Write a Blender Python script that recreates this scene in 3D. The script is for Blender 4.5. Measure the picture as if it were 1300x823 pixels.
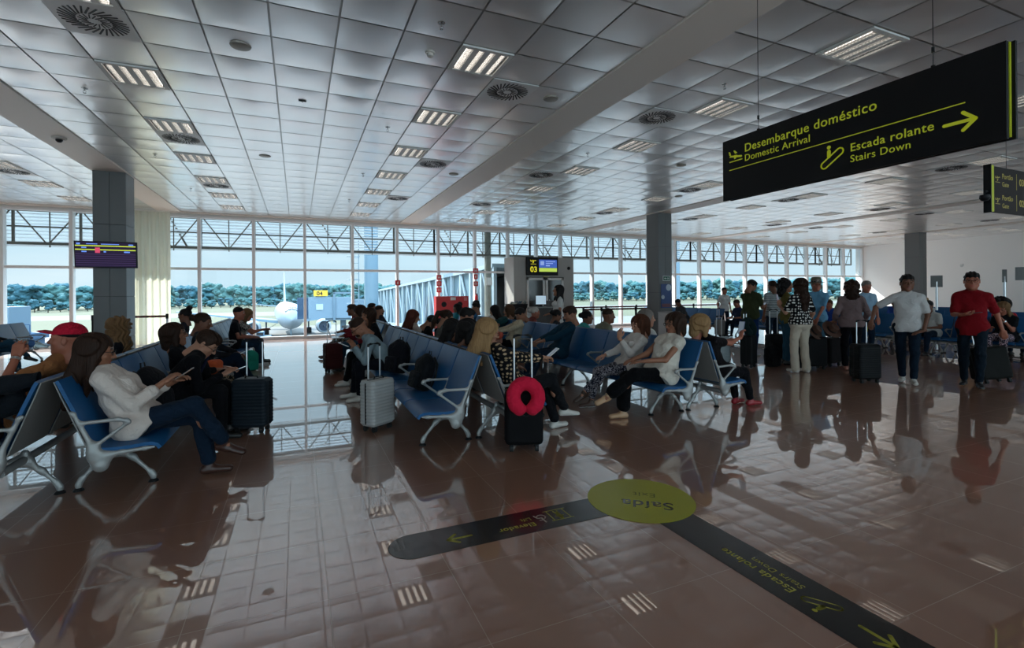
import bpy, bmesh, math, random
import numpy as np
from mathutils import Vector, Matrix, Euler
random.seed(7); np.random.seed(7)
for o in list(bpy.data.objects): bpy.data.objects.remove(o)
SC = bpy.context.scene
COL = SC.collection
PI = math.pi
def R_(d): return math.radians(d)

# ------------------------------------------------------------------ camera
cam_d = bpy.data.cameras.new('camera')
cam_d.sensor_width = 36
cam_d.lens = 622.4 / 1300 * 36
cam_d.shift_y = -38.0 / 1300
cam_d.clip_end = 2000
cam = bpy.data.objects.new('camera', cam_d); COL.objects.link(cam)
cam.location = (0, 0, 1.48)
YAW, ROLL = 0.4124, -0.0077
cam.matrix_world = (Matrix.Translation((0, 0, 1.48)) @ Matrix.Rotation(-YAW, 4, 'Z')
                    @ Matrix.Rotation(PI/2, 4, 'X') @ Matrix.Rotation(ROLL, 4, 'Z'))
SC.camera = cam

# ------------------------------------------------------------------ view, sky, sun
SC.view_settings.view_transform = 'Standard'
SC.view_settings.look = 'None'
SC.view_settings.exposure = 0.24
SC.view_settings.gamma = 1
SC.view_settings.use_curve_mapping = False
world = bpy.data.worlds.new('sky'); SC.world = world
world.use_nodes = True
wn, wl = world.node_tree.nodes, world.node_tree.links
wn.clear()
wo = wn.new('ShaderNodeOutputWorld'); wb = wn.new('ShaderNodeBackground')
wtc = wn.new('ShaderNodeTexCoord'); wsep = wn.new('ShaderNodeSeparateXYZ')
wr = wn.new('ShaderNodeValToRGB')
wl.new(wtc.outputs['Generated'], wsep.inputs[0]); wl.new(wsep.outputs['Z'], wr.inputs[0])
e = wr.color_ramp.elements
e[0].position = 0.0; e[0].color = (0.58, 0.75, 0.84, 1)
e[1].position = 0.6; e[1].color = (0.42, 0.60, 0.80, 1)
m_ = e.new(0.12); m_.color = (0.57, 0.76, 0.87, 1)
wmap = wn.new('ShaderNodeMapping'); wmap.inputs['Scale'].default_value = (1.2, 1.2, 7)
wl.new(wtc.outputs['Generated'], wmap.inputs[0])
wno = wn.new('ShaderNodeTexNoise'); wno.inputs['Scale'].default_value = 2.2; wno.inputs['Detail'].default_value = 7
wl.new(wmap.outputs[0], wno.inputs['Vector'])
wcr = wn.new('ShaderNodeValToRGB'); wcr.color_ramp.elements[0].position = .45; wcr.color_ramp.elements[1].position = .72
wl.new(wno.outputs['Fac'], wcr.inputs[0])
wmx = wn.new('ShaderNodeMix'); wmx.data_type = 'RGBA'
wl.new(wcr.outputs[0], wmx.inputs[0]); wl.new(wr.outputs[0], wmx.inputs[6]); wmx.inputs[7].default_value = (0.72, 0.84, 0.90, 1)
wl.new(wmx.outputs[2], wb.inputs[0])
# extra sky strength overhead and behind the camera, added to brighten the hall
def wmath(op, a, b_, clamp=False):
    q = wn.new('ShaderNodeMath'); q.operation = op; q.use_clamp = clamp
    for i_, x_ in enumerate((a, b_)):
        if isinstance(x_, (int, float)): q.inputs[i_].default_value = x_
        else: wl.new(x_, q.inputs[i_])
    return q.outputs[0]
up_ = wmath('MULTIPLY', wmath('SUBTRACT', wsep.outputs['Z'], .22, True), 2.2, True)
bk_ = wmath('MULTIPLY', wmath('SUBTRACT', -.1, wsep.outputs['Y']), 2.5, True)
SKY_BASE, SKY_UP, SKY_BACK = 1.0, 6.6, 1.7
st_ = wmath('ADD', wmath('ADD', wmath('MULTIPLY', up_, SKY_UP), SKY_BASE), wmath('MULTIPLY', bk_, SKY_BACK))
wl.new(st_, wb.inputs[1])
wl.new(wb.outputs[0], wo.inputs[0])

sun_d = bpy.data.lights.new('sun', 'SUN'); sun_d.energy = 9.0; sun_d.angle = 0.01; sun_d.color = (1, .95, .88)
sun = bpy.data.objects.new('sun', sun_d); COL.objects.link(sun)
sun.rotation_euler = Vector((1.5, -2.49, -2.30)).to_track_quat('-Z', 'Y').to_euler()

# daylight portals: tell the renderer where the window wall lets the sky in
def portal(name, x0, x1, y, z0, z1, rot=-PI/2):
    d = bpy.data.lights.new(name, 'AREA'); d.shape = 'RECTANGLE'; d.size = x1-x0; d.size_y = z1-z0
    o = bpy.data.objects.new(name, d); COL.objects.link(o)
    o.location = ((x0+x1)/2, y, (z0+z1)/2); o.rotation_euler = (rot, 0, 0)
    d.cycles.is_portal = True
portal('window_portal', -14, 31, 18.75, 0.05, 4.1)
portal('window_portal', -14, 31, -9.15, 0.05, 4.1, PI/2)  # for the glazing added behind the camera

# ------------------------------------------------------------------ materials
MATS = {}
def mat(name, col, rough=.6, metal=0, spec=.5, emit=None, es=0, bump=0, bscale=60, coat=0, var=0, vscale=3, trans=0):
    if name in MATS: return MATS[name]
    m = bpy.data.materials.new(name); m.use_nodes = True
    n, l = m.node_tree.nodes, m.node_tree.links
    b = n['Principled BSDF']
    c4 = (*col, 1)
    b.inputs['Base Color'].default_value = c4
    b.inputs['Roughness'].default_value = rough
    b.inputs['Metallic'].default_value = metal
    b.inputs['Specular IOR Level'].default_value = spec
    b.inputs['Coat Weight'].default_value = coat
    if emit: b.inputs['Emission Color'].default_value = (*emit, 1); b.inputs['Emission Strength'].default_value = es
    if bump or var:
        tc = n.new('ShaderNodeTexCoord')
    if bump:
        t = n.new('ShaderNodeTexNoise'); t.inputs['Scale'].default_value = bscale; t.inputs['Detail'].default_value = 3
        l.new(tc.outputs['Object'], t.inputs['Vector'])
        bu = n.new('ShaderNodeBump'); bu.inputs['Strength'].default_value = bump; bu.inputs['Distance'].default_value = .01
        l.new(t.outputs['Fac'], bu.inputs['Height']); l.new(bu.outputs[0], b.inputs['Normal'])
    if var:
        t2 = n.new('ShaderNodeTexNoise'); t2.inputs['Scale'].default_value = vscale; t2.inputs['Detail'].default_value = 4
        l.new(tc.outputs['Object'], t2.inputs['Vector'])
        mx = n.new('ShaderNodeMix'); mx.data_type = 'RGBA'
        l.new(t2.outputs['Fac'], mx.inputs[0])
        mx.inputs[6].default_value = tuple(max(0, x*(1-var)) for x in col)+(1,)
        mx.inputs[7].default_value = tuple(min(1, x*(1+var)) for x in col)+(1,)
        l.new(mx.outputs[2], b.inputs['Base Color'])
    MATS[name] = m
    return m

def cloth(col, rough=.85, kind=None, col2=None, scale=30):
    key = 'fabric_%s_%s' % ('_'.join('%03d' % int(c*999) for c in col), (kind or 'plain')+('%02d%02d' % (int(col2[0]*99), int(scale)) if kind else ''))
    if key in MATS: return MATS[key]
    m = mat(key, col, rough, spec=.08, bump=.9, bscale=13)
    for q_ in m.node_tree.nodes:
        if q_.type == 'BUMP': q_.inputs['Distance'].default_value = .022
        if q_.type == 'TEX_NOISE': q_.inputs['Distortion'].default_value = 1.2
    n, l = m.node_tree.nodes, m.node_tree.links
    b = n['Principled BSDF']
    b.inputs['Sheen Weight'].default_value = .03
    if kind:
        tc = n.new('ShaderNodeTexCoord'); cr = n.new('ShaderNodeValToRGB'); cr.color_ramp.interpolation = 'CONSTANT'
        mx = n.new('ShaderNodeMix'); mx.data_type = 'RGBA'
        if kind == 'dots':
            t = n.new('ShaderNodeTexVoronoi'); t.voronoi_dimensions = '2D'; t.inputs['Scale'].default_value = scale; t.inputs['Randomness'].default_value = .45
            sx_ = n.new('ShaderNodeSeparateXYZ'); cx_ = n.new('ShaderNodeCombineXYZ'); ad_ = n.new('ShaderNodeMath'); ad_.operation = 'MULTIPLY'; ad_.inputs[1].default_value = .19; at_ = n.new('ShaderNodeMath'); at_.operation = 'ARCTAN2'
            l.new(tc.outputs['Object'], sx_.inputs[0]); l.new(sx_.outputs['X'], at_.inputs[0]); l.new(sx_.outputs['Y'], at_.inputs[1]); l.new(at_.outputs[0], ad_.inputs[0])
            l.new(ad_.outputs[0], cx_.inputs[0]); l.new(sx_.outputs['Z'], cx_.inputs[1]); l.new(cx_.outputs[0], t.inputs['Vector']); l.new(t.outputs['Distance'], cr.inputs[0])
            cr.color_ramp.elements[0].color = (1, 1, 1, 1); cr.color_ramp.elements[1].color = (0, 0, 0, 1); cr.color_ramp.elements[1].position = .27
        elif kind == 'stripes':
            t = n.new('ShaderNodeTexWave'); t.bands_direction = 'Z'; t.inputs['Scale'].default_value = scale
            l.new(tc.outputs['Object'], t.inputs['Vector']); l.new(t.outputs['Fac'], cr.inputs[0])
            cr.color_ramp.elements[1].position = .55
        else:
            t = n.new('ShaderNodeTexNoise'); t.inputs['Scale'].default_value = scale; t.inputs['Distortion'].default_value = 2.5
            l.new(tc.outputs['Object'], t.inputs['Vector']); l.new(t.outputs['Fac'], cr.inputs[0])
            cr.color_ramp.elements[1].position = .52
        l.new(cr.outputs[0], mx.inputs[0])
        mx.inputs[6].default_value = (*col, 1); mx.inputs[7].default_value = (*col2, 1)
        l.new(mx.outputs[2], b.inputs['Base Color'])
    return m

def hairmat(col):
    key = 'hair_%s' % '_'.join('%03d' % int(c*999) for c in col)
    if key in MATS: return MATS[key]
    m = mat(key, col, .55, spec=.15)
    n, l = m.node_tree.nodes, m.node_tree.links; b = n['Principled BSDF']
    tc = n.new('ShaderNodeTexCoord'); mp = n.new('ShaderNodeMapping'); mp.inputs['Scale'].default_value = (90, 90, 6)
    t = n.new('ShaderNodeTexNoise'); t.inputs['Scale'].default_value = 1.0; t.inputs['Detail'].default_value = 2
    l.new(tc.outputs['Object'], mp.inputs[0]); l.new(mp.outputs[0], t.inputs['Vector'])
    bu = n.new('ShaderNodeBump'); bu.inputs['Strength'].default_value = .8; bu.inputs['Distance'].default_value = .01
    l.new(t.outputs['Fac'], bu.inputs['Height']); l.new(bu.outputs[0], b.inputs['Normal'])
    mx = n.new('ShaderNodeMix'); mx.data_type = 'RGBA'; l.new(t.outputs['Fac'], mx.inputs[0])
    mx.inputs[6].default_value = tuple(c*.55 for c in col)+(1,); mx.inputs[7].default_value = tuple(min(1, c*1.5) for c in col)+(1,)
    l.new(mx.outputs[2], b.inputs['Base Color'])
    return m

def skinmat(col):
    key = 'skin_%s' % '_'.join('%02d' % int(c*99) for c in col)
    if key in MATS: return MATS[key]
    m = mat(key, col, .5, spec=.4, var=.12, vscale=14)
    b = m.node_tree.nodes['Principled BSDF']
    return m

BLUE = mat('blue_seat_upholstery', (.010, .090, .235), .42, spec=.30, bump=.06, bscale=160)
ALU = mat('cast_aluminium', (.34, .34, .33), .42, metal=.35, spec=.5)
STEEL = mat('brushed_steel', (.62, .63, .64), .3, metal=.9)
SHELL = mat('grey_back_shell', (.24, .235, .225), .5)
BLACKP = mat('black_plastic', (.010, .010, .011), .5, spec=.25)
RUBBER = mat('black_rubber', (.015, .015, .015), .7)
WHITEP = mat('white_paint', (.74, .73, .70), .45)
GLASSD = mat('dark_glass', (.01, .012, .016), .08)
SIGNBLK = mat('sign_black', (.006, .006, .007), .55, spec=.25)
LIME = mat('lime_yellow', (.52, .56, .015), .5)
LIMEG = mat('lime_letters', (.60, .64, .03), .5, emit=(.60, .64, .03), es=.12)

# ------------------------------------------------------------------ object helpers
def link(o, parent=None):
    COL.objects.link(o)
    if parent is not None: o.parent = parent
    return o
def tag(o, label=None, cat=None, group=None, kind=None):
    if label: o['label'] = label
    if cat: o['category'] = cat
    if group: o['group'] = group
    if kind: o['kind'] = kind
    return o
def empty(name, loc=(0, 0, 0), rz=0, label=None, cat=None, group=None, kind=None):
    o = bpy.data.objects.new(name, None); o.empty_display_size = .1
    COL.objects.link(o); o.location = loc; o.rotation_euler = (0, 0, rz)
    return tag(o, label, cat, group, kind)
def np_mesh(name, v, quads, mats, smooth=True, midx=None):
    me = bpy.data.meshes.new(name)
    v = np.asarray(v, dtype=np.float32); quads = np.asarray(quads, dtype=np.int32)
    k = quads.shape[1] if len(quads) else 4
    me.vertices.add(len(v)); me.vertices.foreach_set('co', v.ravel())
    me.loops.add(quads.size); me.loops.foreach_set('vertex_index', quads.ravel())
    me.polygons.add(len(quads)); me.polygons.foreach_set('loop_start', np.arange(0, quads.size, k, dtype=np.int32))
    me.polygons.foreach_set('loop_total', np.full(len(quads), k, dtype=np.int32))
    if smooth: me.polygons.foreach_set('use_smooth', np.ones(len(quads), dtype=bool))
    if midx is not None: me.polygons.foreach_set('material_index', np.asarray(midx, dtype=np.int32))
    for m in (mats if isinstance(mats, (list, tuple)) else [mats]): me.materials.append(m)
    me.update(calc_edges=True)
    return me
def mobj(name, me, parent=None, loc=None, rot=None):
    o = bpy.data.objects.new(name, me); link(o, parent)
    if loc is not None: o.location = loc
    if rot is not None: o.rotation_euler = rot
    return o
def dup(root, loc=None, rz=None, label=None, group=None):
    c = root.copy(); COL.objects.link(c)
    if loc is not None: c.location = loc
    if rz is not None: c.rotation_euler = (0, 0, rz)
    if label: c['label'] = label
    if group: c['group'] = group
    for ch in list(root.children):
        a = ch.copy(); COL.objects.link(a); a.parent = c
        for g in list(ch.children):
            b = g.copy(); COL.objects.link(b); b.parent = a
    return c

class MB:
    """collects simple solids into one mesh"""
    def __init__(s): s.v = []; s.f = []; s.m = []
    def add(s, vs, fs, mi=0):
        o = len(s.v); s.v += [tuple(x) for x in vs]; s.f += [tuple(i+o for i in q) for q in fs]; s.m += [mi]*len(fs); return s
    def box(s, c, d, rz=0, mi=0, M=None):
        x, y, z = d[0]/2, d[1]/2, d[2]/2
        vs = [Vector((a*x, b*y, q*z)) for a in (-1, 1) for b in (-1, 1) for q in (-1, 1)]
        if rz: vs = [Matrix.Rotation(rz, 3, 'Z') @ w for w in vs]
        if M is not None: vs = [M @ w for w in vs]
        vs = [w+Vector(c) for w in vs]
        return s.add(vs, [(0, 1, 3, 2), (4, 6, 7, 5), (0, 4, 5, 1), (2, 3, 7, 6), (0, 2, 6, 4), (1, 5, 7, 3)], mi)
    def b2(s, x0, x1, y0, y1, z0, z1, mi=0): return s.box(((x0+x1)/2, (y0+y1)/2, (z0+z1)/2), (abs(x1-x0), abs(y1-y0), abs(z1-z0)), mi=mi)
    def tube(s, pts, r, n=10, mi=0, cap=True):
        pts = [Vector(p) for p in pts]; k = len(pts)
        rr = r if isinstance(r, (list, tuple)) else [r]*k
        vs = []; up = None
        for i, p in enumerate(pts):
            t = (pts[min(i+1, k-1)]-pts[max(i-1, 0)]).normalized()
            if up is None:
                up = Vector((0, 0, 1)) if abs(t.z) < .9 else Vector((1, 0, 0))
            a = t.cross(up).normalized(); b = t.cross(a).normalized(); up = -b if False else up
            for j in range(n):
                q = 2*PI*j/n; vs.append(p+(a*math.cos(q)+b*math.sin(q))*rr[i])
        fs = [(i*n+j, i*n+(j+1) % n, (i+1)*n+(j+1) % n, (i+1)*n+j) for i in range(k-1) for j in range(n)]
        if cap: fs += [tuple(range(n-1, -1, -1)), tuple((k-1)*n+j for j in range(n))]
        return s.add(vs, fs, mi)
    def cyl(s, c, r, h, n=20, mi=0, r2=None): return s.tube([c, (c[0], c[1], c[2]+h)], [r, r if r2 is None else r2], n, mi)
    def lathe(s, prof, c=(0, 0, 0), n=24, mi=0):
        vs = [(c[0]+r*math.cos(2*PI*j/n), c[1]+r*math.sin(2*PI*j/n), c[2]+z) for r, z in prof for j in range(n)]
        fs = [(i*n+j, i*n+(j+1) % n, (i+1)*n+(j+1) % n, (i+1)*n+j) for i in range(len(prof)-1) for j in range(n)]
        return s.add(vs, fs, mi)
    def prism(s, pts, axis, a0, a1, mi=0):
        """2D outline pts extruded along axis ('X','Y','Z') from a0 to a1"""
        def P(p, a): return {'X': (a, p[0], p[1]), 'Y': (p[0], a, p[1]), 'Z': (p[0], p[1], a)}[axis]
        n = len(pts); vs = [P(p, a0) for p in pts]+[P(p, a1) for p in pts]
        fs = [tuple(range(n)), tuple(range(2*n-1, n-1, -1))]+[(i, (i+1) % n, n+(i+1) % n, n+i) for i in range(n)]
        return s.add(vs, fs, mi)
    def xf(s, M): s.v = [tuple(M @ Vector(p)) for p in s.v]; return s
    def build(s, name, mats, parent=None, loc=None, rot=None, smooth=False, bevel=0, sub=0, shade_angle=None):
        me = bpy.data.meshes.new(name); me.from_pydata(s.v, [], s.f)
        mats = mats if isinstance(mats, (list, tuple)) else [mats]
        for m in mats: me.materials.append(m)
        me.polygons.foreach_set('material_index', s.m)
        bm = bmesh.new(); bm.from_mesh(me); bmesh.ops.recalc_face_normals(bm, faces=bm.faces[:])
        for f in bm.faces: f.smooth = smooth
        if smooth:
            for ed in bm.edges:
                if len(ed.link_faces) == 2 and ed.calc_face_angle(0) > .7: ed.smooth = False
        bm.to_mesh(me); bm.free()
        o = bpy.data.objects.new(name, me); link(o, parent)
        if loc is not None: o.location = loc
        if rot is not None: o.rotation_euler = rot
        if bevel:
            b = o.modifiers.new('bevel', 'BEVEL'); b.width = bevel; b.segments = 2; b.limit_method = 'ANGLE'; b.angle_limit = .6
        return o

# ------------------------------------------------------------------ distance-field modeller (numpy)
class SDF:
    def __init__(s, lo, hi, h):
        s.h = h; s.lo = np.array(lo, float)-2*h
        n = np.ceil((np.array(hi)+2*h-s.lo)/h).astype(int)+1
        s.n = n; s.ax = [(s.lo[i]+h*np.arange(n[i])).astype(np.float32) for i in range(3)]
        s.v = np.full(n, 1.0, np.float32)
    def sl(s, lo, hi):
        out = []
        for i in range(3):
            a = int(max(0, math.floor((lo[i]-s.lo[i])/s.h))); b = int(min(s.n[i], math.ceil((hi[i]-s.lo[i])/s.h)+1))
            if b <= a: return None
            out.append(slice(a, b))
        return tuple(out)
    def grid(s, S):
        return s.ax[0][S[0]][:, None, None], s.ax[1][S[1]][None, :, None], s.ax[2][S[2]][None, None, :]
    def merge(s, S, d, k, op):
        v = s.v[S]
        if op == 'add':
            if k > 0:
                hh = np.maximum(k-np.abs(v-d), 0)/k
                s.v[S] = np.minimum(v, d)-hh*hh*k*.25
            else: s.v[S] = np.minimum(v, d)
        else:
            d = -d
            if k > 0:
                hh = np.maximum(k-np.abs(v-d), 0)/k
                s.v[S] = np.maximum(v, d)+hh*hh*k*.25
            else: s.v[S] = np.maximum(v, d)
    def cone(s, a, b, ra, rb, k=.02, n=None, fl=1, op='add'):
        a = np.array(a, float); b = np.array(b, float); m = max(ra, rb)*max(1, fl)+k+2*s.h
        S = s.sl(np.minimum(a, b)-m, np.maximum(a, b)+m)
        if S is None: return s
        X, Y, Z = s.grid(S)
        px, py, pz = X-np.float32(a[0]), Y-np.float32(a[1]), Z-np.float32(a[2])
        d = b-a; L = max(float(d@d), 1e-9)
        t = np.clip((px*np.float32(d[0])+py*np.float32(d[1])+pz*np.float32(d[2]))/np.float32(L), 0, 1)
        qx, qy, qz = px-t*np.float32(d[0]), py-t*np.float32(d[1]), pz-t*np.float32(d[2])
        q2 = qx*qx+qy*qy+qz*qz
        if n is not None:
            n = np.array(n, float); n /= np.linalg.norm(n)
            c = qx*np.float32(n[0])+qy*np.float32(n[1])+qz*np.float32(n[2])
            q2 = q2+c*c*np.float32(1/fl**2-1)
        D = np.sqrt(np.maximum(q2, 0))-(np.float32(ra)+np.float32(rb-ra)*t)
        if n is not None: D = D*np.float32(min(1, fl))
        s.merge(S, D.astype(np.float32), k, op); return s
    def ell(s, c, r, k=.02, M=None, op='add'):
        c = np.array(c, float); m = max(r)+k+2*s.h
        S = s.sl(c-m, c+m)
        if S is None: return s
        X, Y, Z = s.grid(S); X, Y, Z = X-np.float32(c[0]), Y-np.float32(c[1]), Z-np.float32(c[2])
        if M is not None:
            M = np.array(M, np.float32)   # columns = local axes
            X, Y, Z = (X*M[0, i]+Y*M[1, i]+Z*M[2, i] for i in range(3))
        k0 = np.sqrt((X/r[0])**2+(Y/r[1])**2+(Z/r[2])**2); k1 = np.sqrt((X/r[0]**2)**2+(Y/r[1]**2)**2+(Z/r[2]**2)**2)
        D = k0*(k0-1)/np.maximum(k1, 1e-6)
        s.merge(S, D.astype(np.float32), k, op); return s
    def rbox(s, c, hd, r, k=.0, M=None, op='add'):
        c = np.array(c, float); m = float(np.linalg.norm(hd))+k+2*s.h
        S = s.sl(c-m, c+m)
        if S is None: return s
        X, Y, Z = s.grid(S); X, Y, Z = X-np.float32(c[0]), Y-np.float32(c[1]), Z-np.float32(c[2])
        if M is not None:
            M = np.array(M, np.float32)
            X, Y, Z = (X*M[0, i]+Y*M[1, i]+Z*M[2, i] for i in range(3))
        qx, qy, qz = np.abs(X)-(hd[0]-r), np.abs(Y)-(hd[1]-r), np.abs(Z)-(hd[2]-r)
        D = np.sqrt(np.maximum(qx, 0)**2+np.maximum(qy, 0)**2+np.maximum(qz, 0)**2)+np.minimum(np.maximum(qx, np.maximum(qy, qz)), 0)-r
        s.merge(S, D.astype(np.float32), k, op); return s
    def cut(s, p, n, k=0):
        """remove everything on the +n side of p"""
        n = np.array(n, float); n /= np.linalg.norm(n); p = np.array(p, float)
        X, Y, Z = s.grid((slice(None),)*3)
        D = (X*np.float32(n[0])+Y*np.float32(n[1])+Z*np.float32(n[2]))-np.float32(p@n)
        s.v = np.maximum(s.v, D.astype(np.float32)); return s
    def wrinkle(s, amp, f=22, seed=0):
        X, Y, Z = s.grid((slice(None),)*3)
        a = seed*1.7
        w = np.sin(Z*f+2.2*np.sin(X*f*.6+a)+1.7*np.sin(Y*f*.5+a))*.6+np.sin(X*f*1.1+Z*f*.7+2*np.sin(Y*f*.45+a))*.4
        s.v = s.v+(w*amp).astype(np.float32); return s
    def mesh(s):
        v = s.v; ins = v < 0; n = v.shape
        acc = np.zeros((n[0]-1, n[1]-1, n[2]-1, 3), np.float32); cnt = np.zeros((n[0]-1, n[1]-1, n[2]-1), np.float32)
        corner = [(i, j, k) for i in (0, 1) for j in (0, 1) for k in (0, 1)]
        cs = ins.astype(np.int8)
        tot = sum(cs[i:n[0]-1+i, j:n[1]-1+j, k:n[2]-1+k] for i, j, k in corner)
        act = np.argwhere((tot > 0) & (tot < 8))
        if len(act) == 0: return np.zeros((0, 3)), np.zeros((0, 4), int)
        ci = act
        P = np.zeros((len(ci), 3), np.float32); C = np.zeros(len(ci), np.float32)
        vals = {c: v[ci[:, 0]+c[0], ci[:, 1]+c[1], ci[:, 2]+c[2]] for c in corner}
        for c in corner:
            for ax in range(3):
                if c[ax] == 0:
                    d = list(c); d[ax] = 1; d = tuple(d)
                    a, b = vals[c], vals[d]; mk = (a < 0) != (b < 0)
                    t = np.where(mk, a/np.where(mk, a-b, 1), 0)
                    p = np.array(c, np.float32)[None, :].repeat(len(ci), 0); p[:, ax] = t
                    P += p*mk[:, None]; C += mk
        pos = (ci+P/C[:, None])*s.h+s.lo
        idx = np.full((n[0], n[1], n[2]), -1, np.int32); idx[ci[:, 0], ci[:, 1], ci[:, 2]] = np.arange(len(ci))
        Q = []
        for ax in range(3):
            a = ins[:-1] if ax == 0 else (ins[:, :-1] if ax == 1 else ins[:, :, :-1])
            b = ins[1:] if ax == 0 else (ins[:, 1:] if ax == 1 else ins[:, :, 1:])
            e = np.argwhere(a != b)
            if not len(e): continue
            u, w = (ax+1) % 3, (ax+2) % 3
            e = e[(e[:, u] > 0) & (e[:, w] > 0)]
            fl = ins[e[:, 0], e[:, 1], e[:, 2]]
            def I(du, dw):
                q = e.copy(); q[:, u] += du; q[:, w] += dw; return idx[q[:, 0], q[:, 1], q[:, 2]]
            q = np.stack([I(-1, -1), I(0, -1), I(0, 0), I(-1, 0)], 1)
            q[~fl] = q[~fl][:, ::-1]
            Q.append(q)
        Q = np.concatenate(Q); Q = Q[(Q >= 0).all(1)]
        return pos, Q

# ================================================================== THE HALL
CZ, WY, RX, LX, BK = 4.17, 18.5, 30.9, -14.0, -9.0
def struct(o): o['kind'] = 'structure'; return o

# floor: polished porcelain, 60 cm tiles
def floor_mat():
    m = mat('polished_porcelain_floor', (.26, .145, .095), .045, spec=.5, coat=1.0)
    n, l = m.node_tree.nodes, m.node_tree.links; b = n['Principled BSDF']
    b.inputs['Roughness'].default_value = .30
    b.inputs['Coat IOR'].default_value = 2.5; b.inputs['Coat Roughness'].default_value = .0
    g = n.new('ShaderNodeNewGeometry'); sp = n.new('ShaderNodeSeparateXYZ'); l.new(g.outputs['Position'], sp.inputs[0])
    def math_(op, a, bb=None, v=None):
        q = n.new('ShaderNodeMath'); q.operation = op
        if isinstance(a, (int, float)): q.inputs[0].default_value = a
        else: l.new(a, q.inputs[0])
        if bb is not None:
            if isinstance(bb, (int, float)): q.inputs[1].default_value = bb
            else: l.new(bb, q.inputs[1])
        return q.outputs[0]
    res = []
    cells = []
    for ax, off in (('X', .13), ('Y', .11)):
        t = math_('DIVIDE', math_('SUBTRACT', sp.outputs[ax], off), .61)
        fr = math_('FRACT', t); cells.append(math_('FLOOR', t))
        res.append(math_('LESS_THAN', math_('MINIMUM', fr, math_('SUBTRACT', 1.0, fr)), .0028))
    joint = math_('MAXIMUM', res[0], res[1])
    wn_ = n.new('ShaderNodeTexWhiteNoise'); wn_.noise_dimensions = '2D'
    cb = n.new('ShaderNodeCombineXYZ'); l.new(cells[0], cb.inputs[0]); l.new(cells[1], cb.inputs[1]); l.new(cb.outputs[0], wn_.inputs['Vector'])
    v = n.new('ShaderNodeMix'); v.data_type = 'RGBA'; l.new(wn_.outputs['Value'], v.inputs[0])
    v.inputs[6].default_value = (.325, .162, .104, 1); v.inputs[7].default_value = (.36, .182, .118, 1)
    j = n.new('ShaderNodeMix'); j.data_type = 'RGBA'; l.new(joint, j.inputs[0]); l.new(v.outputs[2], j.inputs[6]); j.inputs[7].default_value = (.42, .30, .22, 1)
    l.new(j.outputs[2], b.inputs['Base Color'])
    cw = math_('SUBTRACT', 1.0, math_('MULTIPLY', joint, .9)); l.new(cw, b.inputs['Coat Weight'])
    # each tile lies a hair out of level
    nm = n.new('ShaderNodeTexWhiteNoise'); nm.noise_dimensions = '2D'; l.new(cb.outputs[0], nm.inputs['Vector'])
    vm = n.new('ShaderNodeVectorMath'); vm.operation = 'SUBTRACT'; l.new(nm.outputs['Color'], vm.inputs[0]); vm.inputs[1].default_value = (.5, .5, .5)
    vs = n.new('ShaderNodeVectorMath'); vs.operation = 'SCALE'; l.new(vm.outputs[0], vs.inputs[0]); vs.inputs['Scale'].default_value = .0012
    va = n.new('ShaderNodeVectorMath'); va.operation = 'ADD'; l.new(g.outputs['Normal'], va.inputs[0]); l.new(vs.outputs[0], va.inputs[1])
    vn = n.new('ShaderNodeVectorMath'); vn.operation = 'NORMALIZE'; l.new(va.outputs[0], vn.inputs[0])
    l.new(vn.outputs[0], b.inputs['Coat Normal'])
    return m
struct(MB().b2(LX, RX, BK, WY, -.12, 0).build('floor', floor_mat()))

# ceiling: metal cushion tiles in blocks between plain soffit strips
CEIL = mat('metal_ceiling_tile', (.88, .87, .86), .36, metal=.75, spec=.6, coat=.6)
CEIL.node_tree.nodes['Principled BSDF'].inputs['Coat IOR'].default_value = 1.8
CEIL.node_tree.nodes['Principled BSDF'].inputs['Coat Roughness'].default_value = .16
CGRID = mat('ceiling_grid', (.50, .49, .47), .35, metal=.3)
BEAMX = [-11.1, -3.65, 3.81, 11.27, 18.73, 26.19]   # centres of the soffit strips
BW = .31
blocks = [(LX, -11.1-BW)]+[(BEAMX[i]+BW, BEAMX[i+1]-BW) for i in range(5)]+[(26.19+BW, RX)]
TY, TY0 = .648, 5.0
def tile_cells():
    out = []
    for bi, (x0, x1) in enumerate(blocks):
        nx = max(1, round((x1-x0)/.622)); px = (x1-x0)/nx
        for i in range(nx): out.append((bi, x0+i*px, px, i, nx))
    return out
CELLS = tile_cells()
ROWS = range(-22, 21)
FIX = set()    # cells taken by lights and diffusers (x index in block, row)
FIXL = []
def col_kind(bi, i, nx):
    if nx < 10: return i == 2 or i == nx-3
    return i in (2, nx-3)
for (bi, x, pw, i, nx) in CELLS:
    for r in ROWS:
        y0 = TY0+r*TY
        if y0+TY > WY-.2 or y0 < BK: continue
        if col_kind(bi, i, nx) and (r % 3 == 0):
            FIX.add((bi, i, r)); FIXL.append(('light', bi, x, pw, y0, r, i))
        elif (r in (1, 7, 13) and ((i == 2 and bi % 2 == 0) or (i == nx-2 and bi % 2 == 0))) and nx > 8:
            FIX.add((bi, i, r)); FIXL.append(('diff', bi, x, pw, y0, r, i))
        elif (r in (1, 7, 13) and ((i == nx-3 and bi % 2 == 1) or (i == 1 and bi % 2 == 1))) and nx > 8:
            FIX.add((bi, i, r)); FIXL.append(('diff', bi, x, pw, y0, r, i))
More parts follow.
